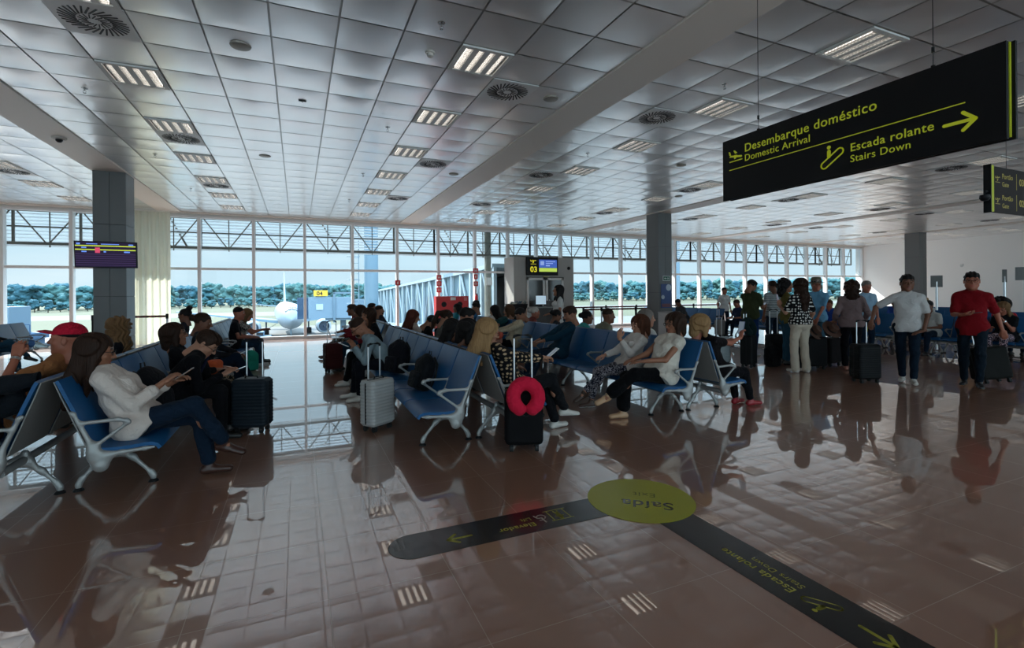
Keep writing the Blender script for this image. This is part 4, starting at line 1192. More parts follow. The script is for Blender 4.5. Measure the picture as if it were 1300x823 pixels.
    leg(S, HL_, KL, AL, -.006); leg(S, HR_, KR, AR, -.006); arm(S, ShL, EL, WL); arm(S, ShR, ER, WR)
    nb = Hc+MH[:3, :3] @ V_(0, -.03, -.11)
    S.cone(N-up*.02, nb, .052*s, .048*s, .03)
    for A, fd in ((AL, footL), (AR, footR)):
        fd = nrm(fd) if fd is not None else V_(0, 1, 0); S.cone(A, A+fd*.03*s-V_(0, 0, .03), .030*s, .018*s, .01)
    parts = []; v, q = S.mesh(); parts.append((v, q, 0))
    hv, hq, hmi = head_mesh(f, fine, None); put(parts, hv, hq, hmi, MH)
    pal = palms or (None, None)
    for side, (W, E, D, kind, pn) in enumerate(((WL, EL, LD, hand[0], LP), (WR, ER, RD, hand[1], RP))):
        D = nrm(W-E) if D is None else nrm(D)
        back_ = V_(0, .2, 1) if pn is None else -np.array(pn, float)      # back of hand direction
        if abs(nrm(back_) @ D) > .95: back_ = V_(0, 1, .1)
        gv, gq = hand_mesh(kind, fine)
        M = frame(D, back_, W, .96*s*(.94 if f else 1.02), mirror=(side == 0))
        gq2 = gq[:, ::-1] if side == 0 else gq
        put(parts, gv, gq2, 0, M)
    Vv, Qq, Mm = join(parts)
    sm = skinmat(SK[skin]); lipm = mat('lips_'+skin, tuple(c*k for c, k in zip(SK[skin], (1.05, .62, .75))), .4); bm_ = mat('brow_'+hair[1], HR[hair[1]], .7)
    body = mobj('person', np_mesh('person', Vv, Qq, [sm, lipm, bm_], True, Mm), None, (x, y, 0), (0, 0, -R_(face)))
    tag(body, label, 'person', group)
    # eyes
    if fine or abs(((face+hy-23.6+540) % 360)-180) < 360:
        me_ = MB()
        for sx in (-1, 1):
            c = V_(sx*.0305, .0805, .0075); w = .0115 if fine else .012
            me_.v += []
            pr = [(w*math.cos(t), w*math.sin(t)) for t in np.linspace(-PI/2, PI/2, 7)]
            n0 = len(me_.v); vs = [(c[0]+r_*math.cos(2*PI*j/10)*1.15, c[1]+z_, c[2]+r_*math.sin(2*PI*j/10)*.72) for r_, z_ in pr for j in range(10)]
            fs = [(i*10+j, i*10+(j+1) % 10, (i+1)*10+(j+1) % 10, (i+1)*10+j) for i in range(6) for j in range(10)]
            me_.add(vs, fs[:40]); me_.add([], []) ; 
            o_ = len(me_.v)-len(vs)
            for fc in fs[40:]: me_.f.append(tuple(i+o_ for i in fc)); me_.m.append(1)
        if True:
            me_.v = [tuple(MH[:3, :3] @ np.array(p)+MH[:3, 3]) for p in me_.v]
            me_.build('eyes', EYEM, body, smooth=True)
    # ---- hair
    if hair[0] != 'none':
        v, q = hair_mesh(hair[0], fine); vv = v @ MH[:3, :3].T+MH[:3, 3]
        mobj('hair', np_mesh('hair', vv, q, hairmat(HR[hair[1]])), body)
    # ---- top
    if top is not None:
        tm = top if not isinstance(top, tuple) else cloth(top)
        lo, hi = bounds([P-V_(0, 0, hem+.05), C, N, ShL, ShR]+([EL, ER] if sleeve > 0 else [])+([WL, WR] if sleeve > 1 else []), .20)
        S = SDF(lo, hi, vox); off = .012*loose
        torso(S, off)
        if hem > 0 and not sit: hr = .115 if f else .100; S.cone(P+V_(-.045, 0, -hem-.05), P+V_(-.045, 0, .05), hr*b+off, .095*b+off, .04); S.cone(P+V_(.045, 0, -hem-.05), P+V_(.045, 0, .05), hr*b+off, .095*b+off, .04)
        if sit: S.cone(HL_+V_(0, .03, .0), HR_+V_(0, .03, .0), .115*b+off, .115*b+off, .04)
        if sit: S.cut(P+V_(0, .11, -.04), (0, .72, -.7)) if hem < .2 else S.cut(P+V_(0, .2, -.09), (0, .6, -.8))
        else: S.cut(P-V_(0, 0, hem), (0, 0, -1))
        if sit: S.cut((0, 0, hipz-.095), (0, 0, -1))
        if sleeve > 0:
            arm(S, ShL, EL, WL, .010*loose+.002, sleeve); arm(S, ShR, ER, WR, .010*loose+.002, sleeve)
        S.ell(N+up*.045+fwd*.02, (.066, .070, .060), .01, op='sub')
        if vneck: S.cone(N+fwd*.12+up*.02, N+fwd*.13-up*vneck, .045, .012, .01, op='sub')
        S.wrinkle(.0040*loose if fine else .003*loose, 26 if fine else 20, seed=x); S.wrinkle(.0022*loose, 47, seed=y)
        if not sit and sleeve <= 1: S.cut(P-V_(0, 0, hem), (0, 0, -1))
        v, q = S.mesh()
        shirt = mobj('shirt' if not ('jacket' in extras) else 'jacket', np_mesh('top', v, q, tm), body)
        if 'jacket' in extras or 'inner' in extras:
            S = SDF(*bounds([P, C, N, ShL, ShR], .16), vox); torso(S, .004, low=False); S.cone(N-up*.03, N+up*.035, .062, .058, .02); S.ell(N+up*.07+fwd*.015, (.052, .056, .045), .005, op='sub')
            v, q = S.mesh(); mobj('shirt', np_mesh('inner', v, q, cloth((.62, .62, .62))), body)
        if 'collar' in extras:
            S = SDF(*bounds([N], .14), .006 if fine else .009)
            S.cone(N-up*.012, N+up*.030, .072, .062, .01); S.cone(N-up*.05, N+up*.08, .056, .052, .004, op='sub'); S.cone(N+fwd*.09-up*.05, N+fwd*.08+up*.05, .022, .03, .005, op='sub')
            v, q = S.mesh(); mobj('collar', np_mesh('collar', v, q, cloth((.62, .62, .62)) if 'jacket' in extras else tm), body)
    # ---- bottom
    if bottom is not None:
        bmx = bottom if not isinstance(bottom, tuple) else cloth(bottom)
        S = SDF(*bounds([P, KL, KR, AL, AR], .17), vox)
        S.cone(HL_*.9+P*.1, HR_*.9+P*.1, (.112 if f else .104)*(.4+.6*b)*s+.004, (.112 if f else .104)*(.4+.6*b)*s+.004, .03)
        S.cone(P+V_(0, 0, .0), P+(Mid-P)*.35, .12*b, .105*b, .03, fwd, .9)
        if not sit and f: S.cone(HL_+V_(0.01, -.035, -.02), HR_+V_(-.01, -.035, -.02), .088*b, .088*b, .04)
        if sit: S.cut((0, 0, hipz-.098), (0, 0, -1))
        leg(S, HL_, KL, AL, .009, legcut, legw); leg(S, HR_, KR, AR, .009, legcut, legw)
        S.wrinkle(.0045 if fine else .003, 26, seed=y); S.wrinkle(.002, 50, seed=x)
        v, q = S.mesh(); mobj('trousers', np_mesh('trousers', v, q, bmx), body)
    # ---- shoes
    scol, sole = shoes
    shm = mat('shoe_%02d%02d%02d' % tuple(int(c*99) for c in scol), scol, .4)
    som = mat('sole_%02d' % int((sole or scol)[0]*99), sole or scol, .6)
    for side, (A, fd, K) in enumerate(((AL, footL, KL), (AR, footR, KR))):
        fd = nrm(fd) if fd is not None else nrm(V_(-.15 if side == 0 else .15, 1, 0))
        upf = V_(0, 0, 1) if abs(fd[2]) < .2 else nrm(np.cross(nrm(np.cross(fd, A-K)), fd))
        if upf @ nrm(K-A) < 0: upf = -upf
        F = A-upf*.045*s
        S = SDF(*bounds([F-fd*.07, F+fd*.21], .075), .0065 if fine else .010)
        S.cone(F-fd*.035-upf*.006, F+fd*.03*s, .036*s, .036*s, .01); S.cone(F+fd*.02, F+fd*.145*s-upf*.010, .037*s, .034*s, .02, upf, .8)
        S.cone(F-fd*.02, A-upf*.0, .034*s, .035*s, .015)
        S.cut(F-upf*.038*s, -upf)
        v, q = S.mesh(); c = v[q].mean(1); dd = (c-(F-upf*.038*s)) @ upf
        mobj('shoe', np_mesh('shoe', v, q, [shm, som], True, (dd < .016).astype(int)), body)
    # ---- extras
    T = lambda p: tuple(MH[:3, :3] @ np.array(p, float)+MH[:3, 3])
    MHb = Matrix([[*map(float, r_)] for r_ in MH])
    for ex in extras:
        if ex == 'glasses' or ex == 'sunglasses':
            b_ = MB()
            for sx in (-1, 1):
                b_.tube([(sx*.033+.024*math.cos(a), .099-.004*abs(math.cos(a)), .006+.017*math.sin(a)) for a in np.linspace(0, 2*PI, 15)], .0022, 6)
                b_.tube([(sx*.058, .095, .010), (sx*.078, .06, .012), (sx*.086, -.01, .008)], .0022, 6)
            b_.tube([(-.011, .100, .010), (.011, .100, .010)], .0022, 6)
            b_.xf(MHb); g = b_.build('glasses', BLACKP, body, smooth=True)
        elif ex.startswith('cap:'):
            col = {'red': (.50, .012, .035)}[ex[4:]]
            S = SDF((-.13, -.15, .0), (.13, .22, .16), .006)
            S.ell((0, -.016, .045), (.090, .106, .088), 0); S.ell((0, -.016, .045), (.083, .099, .081), 0, op='sub'); S.cut((0, 0, .042), (0, -.06, -1))
            S.rbox((0, .108, .054), (.066, .052, .006), .006, .01, np.array([[1, 0, 0], [0, .985, .17], [0, -.17, .985]]).T); S.ell((0, -.016, .132), (.009, .009, .006), .004)
            v, q = S.mesh(); vv = v @ MH[:3, :3].T+MH[:3, 3]; mobj('cap', np_mesh('cap', vv, q, cloth(col, .6)), body)
        elif ex == 'hat':
            b_ = MB().lathe([(.0, .155), (.05, .152), (.078, .145), (.088, .10), (.094, .052), (.125, .045), (.150, .052), (.150, .046), (.125, .038), (.094, .044)], (0, -.014, 0), 28)
            b_.xf(MHb); hb = b_.build('hat', mat('olive_straw', (.12, .10, .06), .8), body, smooth=True)
            b2 = MB().lathe([(.0955, .052), (.092, .078), (.090, .078), (.093, .052)], (0, -.014, 0), 28); b2.xf(MHb); b2.build('hat_band', BLACKP, hb, smooth=True)
        elif ex == 'headband':
            b_ = MB().tube([(.092*math.cos(a), -.01+.0, .035+.095*math.sin(a)) for a in np.linspace(0, PI, 16)], .006, 8); b_.xf(MHb); b_.build('headphones', BLACKP, body, smooth=True)
        elif ex == 'watchL' or ex == 'watchR':
            W, E = (WL, EL) if ex[-1] == 'L' else (WR, ER); a = nrm(E-W); c = W+a*.03
            b_ = MB().tube([tuple(c-a*.010), tuple(c+a*.010)], .031*s, 16); b_.build('watch_strap', STEEL, body, smooth=True)
        elif ex == 'tie':
            b_ = MB(); p0 = N+fwd*.075-up*.01; b_.tube([tuple(p0), tuple(p0-up*.02+fwd*.012), tuple(p0-up*.22+fwd*.045), tuple(p0-up*.30+fwd*.03)], [.014, .011, .024, .005], 8); b_.build('tie', cloth((.01, .012, .03)), body, smooth=True)
        elif ex == 'beard':
            S = SDF((-.09, -.02, -.14), (.09, .13, .02), .006)
            S.ell((0, .022, -.052), (.062, .074, .064), 0); S.cut((0, 0, -.030), (0, .15, 1)); S.ell((0, .10, -.052), (.022, .03, .010), .004, op='sub'); S.ell((0, .02, .0), (.1, .05, .05), .01, op='sub')
            v, q = S.mesh(); vv = v @ MH[:3, :3].T+MH[:3, 3]; mobj('beard', np_mesh('beard', vv, q, hairmat(HR[hair[1]])), body)
    body['_hands'] = 0; del body['_hands']
    return body, dict(WL=WL, WR=WR, EL=EL, ER=ER, MH=MH, x=x, y=y, face=face, C=C, N=N, P=P, AL=AL, AR=AR)
def world(info, p):
    a = -R_(info['face']); c, s_ = math.cos(a), math.sin(a)
    return (info['x']+p[0]*c-p[1]*s_, info['y']+p[0]*s_+p[1]*c, p[2])
def phone(info, p, rot, label, col=(.01, .01, .012), size=(.074, .150, .009), name='phone', cat='phone', screen=True):
    """p = phone centre in the holder's frame"""
    r = empty(name, world(info, p), 0, label, cat); r.rotation_euler = (rot[0], rot[1], rot[2]-R_(info['face']))
    MB().b2(-size[0]/2, size[0]/2, -size[1]/2, size[1]/2, -size[2]/2, size[2]/2).build('case', mat('phone_case_%02d%02d' % (int(col[0]*99), int(col[2]*99)), col, .3), r, bevel=.003)
    if screen: MB().b2(-size[0]/2+.004, size[0]/2-.004, -size[1]/2+.005, size[1]/2-.005, size[2]/2, size[2]/2+.0008).build('screen', mat('phone_glass', (.05, .07, .09), .08, emit=(.35, .45, .55), es=.25), r)
    return r

# ---------------------------------------------------------------- who sits and stands where
def S1(k): return 4.715+.63*k
def S2(k): return 10.315+.63*k
def sit(lab, row, Y, hx, hz, **k):
    cx, sd = {'A': (C1, 1), 'B': (C1, -1), 'C': (C2_, -1), 'D': (C2_, 1), 'E': (C3, -1), 'F': (C3, 1), 'Z': (C0, 1), 'G': (C4, -1), 'H': (C4, 1), 'K': (C5, -1), 'L': (C6, -1)}[row]
    hip = cx+sd*.42
    fx = (hx-hip)*sd if hx is not None else -.06
    k.setdefault('h', 1.66)
    return person(lab, hip, Y, 90 if sd > 0 else -90, 'sit', head=(fx, hz), **k)
JEANS, DJEANS, BLACKC = (.012, .032, .062), (.007, .016, .032), (.005, .005, .006)
WHT, SHW = (.66, .62, .56), (.60, .57, .52)

# front left
_, i1 = sit('woman in sheer white blouse and jeans, nearest on the left bench', 'A', 4.74, -1.42, 1.06, fine=True, female=True, h=1.70, build=1.12, hy=-6, hp=-10, hair=('long', 'dbrown'), skin='tan',
    top=cloth((.66, .56, .50)), sleeve=1.62, loose=1.7, hem=.12, bottom=DJEANS, legw=1.25, RW=(.06, .20, .80), LW=(-.10, .24, .78), hand=('phone', 'phone'), RF=(.05, .62, .27), LF=(.0, .50, .095), footR=(.25, .9, -.28), footL=(.1, 1, 0),
    shoes=((.05, .018, .012), None), extras=('glasses',), legcut=.9)
phone(i1, (.0, .33, .85), (R_(35), 0, 0), 'phone in a brown case held by the woman in the white blouse', (.16, .07, .03))
_, i2 = sit('man in black suit and glasses leaning forward over his phone on the left bench', 'A', 6.0, -.88, .98, fine=True, h=1.78, hy=8, hp=-42, hair=('short', 'dbrown'), skin='light', top=(.006, .006, .008), sleeve=1.85, loose=1.3, hem=.12, vneck=.17,
    bottom=(.008, .008, .010), RW=(.10, .46, .66), LW=(-.04, .48, .67), hand=('phone', 'phone'), RF=(.14, .46, .085), LF=(-.14, .50, .085), shoes=((.012, .011, .012), None), extras=('jacket', 'collar', 'glasses', 'tie'))
phone(i2, (.04, .60, .70), (R_(20), 0, 0), 'small phone in the hands of the man in the black suit')
_, i = sit('woman with a dark bob and glasses in black sitting upright beyond the suited man', 'A', 6.605, -1.27, 1.05, female=True, hy=4, hp=6, hair=('bob', 'dbrown'), skin='tan', top=(.010, .010, .012), sleeve=1.8, bottom=cloth((.02, .02, .02), kind='print', col2=(.36, .27, .17), scale=22), fine=True,
    RW=(.10, .34, .64), LW=(-.1, .36, .64), extras=('glasses',), legw=1.6)
_, i = sit('person with hair tied back in black top and jeans reading papers on the left bench', 'A', 7.865, -1.19, 1.12, hy=5, hp=-14, hair=('bun', 'dbrown'), skin='brown', top=(.014, .014, .017), sleeve=1.8, bottom=DJEANS, RF=(.02, .58, .30), LF=(.0, .44, .085), footR=(.1, .95, -.2), RW=(.08, .36, .66), LW=(-.08, .42, .66), hand=('phone', 'phone'))
phone(i, (.0, .50, .70), (R_(25), 0, 0), 'sheet of grey paper held by the person with tied back hair', (.30, .36, .40), (.15, .21, .003), 'paper', 'paper', screen=False)
_, i = sit('young man with short hair and black shirt on the bench by the window', 'A', S2(2), -1.11, 1.12, hy=8, hp=-4, hair=('fade', 'black'), skin='red', top=(.010, .010, .013), sleeve=.5, bottom=JEANS, shoes=((.5, .5, .5), None))
_, i = sit('girl with long fair hair looking down at a magazine beside the young man in black', 'A', S2(3), -1.01, 1.07, female=True, hy=4, hp=-24, hair=('long_straight', 'dblond'), skin='red', top=cloth((.5, .46, .40), kind='print', col2=(.04, .04, .04), scale=24), sleeve=.5, bottom=(.03, .02, .10), RW=(.08, .48, .74), LW=(-.06, .50, .74), hand=('phone', 'phone'))
phone(i, (.0, .62, .78), (R_(30), 0, 0), 'open magazine held by the girl with long fair hair', (.25, .24, .22), (.22, .28, .004), 'magazine', 'magazine', screen=False)
_, ic = sit('man in a bright red cap drinking from a bottle on the left edge bench', 'B', 5.345, -1.80, 1.12, fine=True, h=1.76, hy=0, hp=4, hair=('fade', 'black'), skin='red', top=(.32, .13, .05), sleeve=.55, bottom=DJEANS, LW=(-.21, .02, 1.02), elbowL=(-1, .35, -1), hand=('grip', 'relaxed'), LD=(.35, 0, 1), LP=(1, -.1, -.2),
    RW=(.14, .34, .60), extras=('cap:red', 'watchL'))
_, i = sit('woman with long curly fair brown hair seen from behind, beside the grey column', 'B', S1(4), -1.96, 1.11, female=True, hy=60, hp=0, hair=('long_wavy', 'dblond'), skin='light', top=(.010, .010, .014), sleeve=1.6, bottom=DJEANS, fine=True, h=1.72)
_, i = sit('person with a dark high bun on the window bench facing the curtain', 'B', S2(1), -1.95, 1.12, female=True, hy=20, hp=-5, hair=('high_bun', 'black'), skin='brown', top=(.02, .02, .03), sleeve=1.6, bottom=DJEANS)
_, i = sit('person at the left edge with crossed jean legs and a dark jacket', 'Z', 12.85, -5.75, 1.10, hy=0, hp=-5, hair=('short', 'black'), skin='brown', top=(.010, .012, .018), sleeve=1.8, bottom=(.02, .06, .10), RF=(.05, .66, .32), footR=(.1, .9, -.3), LF=(.0, .50, .085), fine=False)

# middle bench, facing left
_, i12 = sit('bald bearded man in a pale denim jacket leaning over his phone on the middle bench', 'C', S1(4), .79, 1.02, fine=True, h=1.80, hy=0, hp=-40, hair=('fade', 'dbrown'), skin='tan', top=(.24, .31, .34), sleeve=1.85, loose=1.4, bottom=(.008, .009, .014),
    LW=(-.07, .50, .76), RW=(.06, .50, .76), hand=('phone', 'phone'), LF=(-.13, .44, .085), RF=(.14, .50, .085), shoes=(SHW, (.62, .60, .56)), extras=('beard', 'collar', 'glasses'))
phone(i12, (.0, .64, .79), (R_(25), 0, 0), 'white phone held by the man in the denim jacket', (.5, .5, .5))
_, i = sit('woman in a black top tilting her head, seated beyond the denim jacket man', 'C', S1(6), 1.08, 1.13, female=True, hy=-25, hp=-5, hroll=-18, hair=('long', 'dbrown'), skin='tan', top=(.008, .008, .010), sleeve=1.85, bottom=BLACKC, shoes=(SHW, (.6, .58, .55)), fine=True, LF=(-.10, .52, .085), RF=(.1, .46, .085))
_, i = sit('person in dark red top and jeans using an open laptop, middle row', 'C', S2(0), 1.14, 1.14, female=True, hy=0, hp=-24, hair=('bob', 'dbrown'), skin='brown', top=(.16, .012, .02), sleeve=1.7, bottom=(.02, .06, .10), RW=(.10, .42, .66), LW=(-.10, .42, .66))
lp = empty('laptop', (.72, S2(0), .64), 0, 'open silver laptop on the lap of the person in dark red', 'laptop')
MB().b2(-.12, .12, -.165, .165, 0, .015).build('base', STEEL, lp, bevel=.003)
MB().xf(Matrix.Identity(4)).b2(-.006, .006, -.165, .165, 0, .22).xf(Matrix.Translation((-.12, 0, .015)) @ Matrix.Rotation(-.35, 4, 'Y')).build('lid', mat('pale_lid', (.55, .58, .6), .35), lp, bevel=.002)
_, i = sit('person in patterned black and white trousers at the far end of the middle row', 'C', S2(3), 1.18, 1.13, female=True, hy=10, hp=-5, hair=('short', 'dbrown'), skin='brown', top=(.20, .02, .03), sleeve=1.6, bottom=cloth((.02, .02, .02), kind='print', col2=(.42, .40, .34), scale=20), legw=1.7, LF=(-.1, .60, .10), RF=(.08, .62, .10), shoes=((.12, .04, .02), None))
_, i = sit('bearded man with shaved head looking right, far end of the middle row', 'D', S2(4), 1.92, 1.08, hy=10, hp=0, hair=('fade', 'dbrown'), skin='tan', top=(.03, .03, .04), sleeve=1.6, bottom=DJEANS, extras=('beard',))
_, i = sit('dark haired person at the farthest seat before the windows, middle row', 'D', S2(6), 1.90, 1.12, hy=10, hp=0, hair=('short', 'black'), skin='brown', top=(.05, .05, .06), sleeve=1.6, bottom=DJEANS)
# middle bench, facing right
_, i18 = sit('woman with long straight blonde hair and glasses in a black dress with gold dots', 'D', 4.74, 1.80, 1.09, fine=True, female=True, h=1.70, build=1.08, hy=6, hp=-16, hair=('long_straight', 'blond'), skin='light', top=cloth((.010, .009, .010), kind='dots', col2=(.50, .34, .20), scale=24), sleeve=1.8, loose=1.6, bottom=(.010, .010, .012), legw=1.2,
    RW=(.08, .34, .80), LW=(-.06, .36, .78), hand=('phone', 'phone'), RF=(.02, .62, .22), LF=(-.02, .52, .085), footR=(.15, .95, -.1), shoes=(SHW, (.65, .64, .6)), extras=('glasses',))
phone(i18, (.02, .48, .84), (R_(35), 0, 0), 'white phone held by the blonde woman in the dotted dress', (.55, .53, .5))
_, i = sit('woman with dark hair gathered low, seen from behind, next to the blonde woman', 'D', S1(1), 1.80, 1.06, female=True, hy=30, hp=-14, hair=('bob', 'black'), skin='brown', top=(.03, .025, .025), sleeve=1.6, bottom=DJEANS, fine=True)
_, i = sit('person with shoulder length black hair in brown, third along from the blonde woman', 'D', S1(2), 1.80, 1.03, female=True, hy=35, hp=-16, hair=('long', 'black'), skin='brown', top=(.06, .05, .045), sleeve=1.6, bottom=DJEANS, fine=True)
_, i = sit('man in a black jacket bending forward, seen behind the dark haired women', 'D', S1(4), 2.40, 1.13, h=1.84, hy=15, hp=-20, hair=('short', 'black'), skin='tan', top=(.008, .008, .010), sleeve=1.8, bottom=BLACKC)
_, i = sit('woman wearing a light headband over dark hair in a grey top', 'D', S1(5), 2.26, 1.09, female=True, hy=15, hp=-24, hair=('ponytail', 'dbrown'), skin='tan', top=(.10, .10, .09), sleeve=1.6, bottom=DJEANS, extras=('headband',))
_, i = sit('person in black hunched far forward beside the red haired woman', 'D', S1(6), 2.16, .98, hy=10, hp=-45, hair=('short', 'black'), skin='tan', top=(.006, .006, .008), sleeve=1.8, bottom=DJEANS, h=1.6)
_, i = sit('woman with long dark red hair and a cream top in the middle row', 'D', S1(7), 1.98, 1.06, female=True, hy=12, hp=-16, hair=('long_straight', 'redb'), skin='light', top=(.52, .42, .36), sleeve=1.6, bottom=DJEANS, fine=True)
# right bench, facing left
_, i39 = sit('woman with dark bob and glasses in a white sleeveless top, nearest on the right bench', 'E', 4.70, 4.22, 1.10, fine=True, female=True, h=1.72, build=1.18, hy=4, hp=-6, hair=('bob', 'dbrown'), skin='tan', top=cloth((.66, .60, .52)), sleeve=.16, loose=1.5, bottom=(.004, .004, .005), legw=1.75,
    LW=(-.05, .30, .68), RW=(.12, .34, .68), LF=(.05, .74, .30), footL=(-.1, .95, -.25), RF=(.10, .50, .085), shoes=((.50, .30, .17), (.4, .25, .15)), extras=('glasses',), legcut=.82)
_, i38 = sit('woman with reddish brown hair in a white blouse resting her chin on her hand', 'E', S1(1), 4.20, 1.05, fine=True, female=True, hy=4, hp=-10, hair=('bob', 'auburn'), skin='light', top=cloth((.62, .56, .52)), sleeve=1.7, loose=1.4, bottom=cloth((.015, .015, .03), kind='print', col2=(.4, .38, .42), scale=30),
    LW=(-.08, .20, .90), RW=(.08, .34, .66), LD=(.3, -.3, 1), LF=(.0, .70, .22), footL=(0, .9, -.4), RF=(.08, .54, .085), shoes=((.06, .03, .02), (.5, .4, .3)), legcut=.85)
_, i33 = sit('man in a dark blue long sleeved shirt reading his phone alone on the right bench', 'E', S1(4), 4.24, 1.12, fine=True, h=1.80, hy=8, hp=-16, hair=('short', 'dbrown'), skin='tan', top=cloth((.008, .035, .060)), sleeve=1.7, loose=1.3, bottom=(.012, .025, .045), LW=(-.08, .44, .68), RW=(.06, .42, .68), hand=('phone', 'phone'), RF=(.10, .60, .085), LF=(-.08, .56, .085))
phone(i33, (.0, .56, .72), (R_(25), 0, 0), 'phone held by the man in the dark blue shirt')
_, i = sit('woman in a cream jacket bending over bags on her lap', 'E', S1(7), 4.18, 1.06, female=True, hy=0, hp=-34, hair=('short', 'black'), skin='tan', top=(.50, .42, .30), sleeve=1.8, bottom=BLACKC, RW=(.08, .42, .74), LW=(-.08, .42, .72))
_, i = sit('woman with dark hair in a black vest over a teal top', 'E', S2(0), 4.42, 1.10, female=True, hy=25, hp=-8, hair=('bob', 'brown'), skin='tan', top=(.010, .05, .055), sleeve=.5, bottom=DJEANS)
_, i = sit('woman with long black hair and a white top near the grey gate box', 'E', S2(1), 4.32, 1.08, female=True, hy=40, hp=-16, hair=('long_straight', 'black'), skin='light', top=(.60, .57, .54), sleeve=.6, bottom=DJEANS)
_, i = sit('man in a bright blue shirt before the red fire cabinet', 'E', S2(3), 4.30, 1.13, hy=20, hp=-6, hair=('short', 'black'), skin='tan', top=(.02, .10, .22), sleeve=.5, bottom=DJEANS)
_, i = sit('woman in teal with dark hair half hidden below the red fire cabinet', 'E', S2(5), 4.17, 1.08, female=True, hy=-10, hp=-6, hair=('bob', 'black'), skin='brown', top=(.02, .20, .24), sleeve=.5, bottom=DJEANS)
# right bench, facing right
_, i40 = sit('woman with a short blonde bob in a black top holding up a blue phone', 'F', 4.72, 4.68, 1.07, fine=True, female=True, build=1.05, hy=20, hp=-10, hair=('bob', 'blond'), skin='red', top=(.010, .008, .009), sleeve=.55, loose=1.2, bottom=(.006, .006, .008), RW=(.10, .38, .90), LW=(-.10, .36, .84), hand=('phone', 'phone'), RD=(-.2, .5, 1), RP=(0, 1, .2),
    RF=(.10, .55, .085), LF=(-.06, .46, .085), footR=(.15, 1, 0), shoes=((.30, .012, .020), None))
phone(i40, (.06, .44, 1.02), (R_(75), 0, R_(8)), 'blue phone held upright by the woman with the short blonde bob', (.02, .06, .16), (.08, .165, .010))
_, i = sit('woman with shoulder length greying brown hair and white top by the column', 'F', S1(2), 4.84, 1.10, female=True, hy=40, hp=-4, hair=('bob', 'grey'), skin='light', top=(.6, .57, .54), sleeve=.6, bottom=DJEANS)
_, i = sit('bald man in a khaki shirt on the bench facing right', 'F', S1(4), 5.02, 1.08, hy=20, hp=-2, hair=('fade', 'dbrown'), skin='brown', top=(.22, .21, .15), sleeve=.6, bottom=DJEANS)
_, i = sit('woman with her black hair in a low bun and a turquoise top', 'F', S1(5), 4.98, 1.03, female=True, hy=10, hp=-2, hair=('bun', 'black'), skin='brown', top=(.05, .36, .33), sleeve=.6, bottom=DJEANS, h=1.6)
_, i = sit('dark haired woman lowering her head between the man in blue and the standing woman', 'F', S1(7), 5.02, 1.01, female=True, hy=10, hp=-20, hair=('bun', 'black'), skin='brown', top=(.03, .03, .04), sleeve=.6, bottom=DJEANS, h=1.6)
_, i = sit('woman with short grey hair seated before the gate desk', 'F', S2(0), 5.10, 1.04, female=True, hy=10, hp=-6, hair=('bun', 'lgrey'), skin='red', top=(.20, .04, .03), sleeve=.6, bottom=DJEANS)
_, i = sit('man behind the bright blue shirt, by the window near the fire cabinet', 'F', S2(6), 4.98, 1.16, hy=-30, hp=0, hair=('short', 'black'), skin='tan', top=(.20, .22, .25), sleeve=.5, bottom=DJEANS, h=1.8)

# standing
def stand(lab, x, y, face, **k): return person(lab, x, y, face, 'stand', **k)
stand('woman walking in a white t-shirt with long dark hair and face raised behind the seats', 5.62, 10.1, -75, female=True, h=1.68, hy=0, hp=8, hair=('long', 'black'), skin='tan', top=(.62, .60, .58), sleeve=.5, bottom=DJEANS, LW=(-.2, .28, 1.02), hand=('relaxed', 'relaxed'), LF=(-.09, .16, .085), RF=(.09, -.16, .10), fine=True)
_, ig = stand('man in an olive green t-shirt looking down at his phone in the queue', 9.55, 8.15, 85, h=1.80, build=1.12, hy=5, hp=-32, head=(.06, 1.62), hair=('short', 'black'), skin='tan', top=(.045, .055, .025), sleeve=.6, loose=1.3, bottom=(.008, .035, .13), RW=(.08, .40, 1.16), LW=(-.08, .42, 1.16), hand=('phone', 'phone'), fine=True, shoes=((.4, .38, .35), None))
phone(ig, (.0, .52, 1.20), (R_(25), 0, 0), 'phone held by the man in the green t-shirt')
stand('man with a striped shirt seen from behind near the windows', 11.0, 8.7, 15, h=1.76, build=1.05, hair=('short', 'dbrown'), skin='brown', top=cloth((.50, .50, .48), kind='stripes', col2=(.03, .08, .10), scale=9), sleeve=.6, loose=1.3, bottom=(.012, .025, .045))
stand('woman with curly dark hair and an olive top facing the woman in the dotted blouse', 9.15, 6.95, 130, female=True, h=1.74, hy=0, hp=-4, hair=('curly', 'black'), skin='tan', top=(.12, .10, .03), sleeve=.8, loose=1.2, bottom=(.03, .09, .14), LW=(-.16, .32, .98), RW=(.12, .36, 1.0), fine=True)
_, iw = stand('woman in a black and white dotted blouse and cream trousers seen from behind', 8.45, 6.12, 12, female=True, h=1.72, build=1.12, hy=-15, hp=0, hair=('long_wavy', 'dbrown'), skin='light', top=cloth((.008, .008, .009), kind='dots', col2=(.72, .70, .66), scale=19), sleeve=.75, loose=1.5, hem=.03,
    bottom=cloth((.58, .50, .40)), legw=1.75, legcut=1.02, LW=(-.22, .26, 1.22), LD=(.1, .3, 1), LP=(.5, .5, 0), hand=('phone', 'relaxed'), RW=(.27, .12, .88), shoes=(SHW, (.6, .6, .6)), fine=True, LF=(-.10, .02, .085), RF=(.10, -.02, .085))
phone(iw, (-.20, .33, 1.36), (R_(80), 0, R_(30)), 'pink phone in the raised hand of the woman in the dotted blouse', (.45, .20, .32))
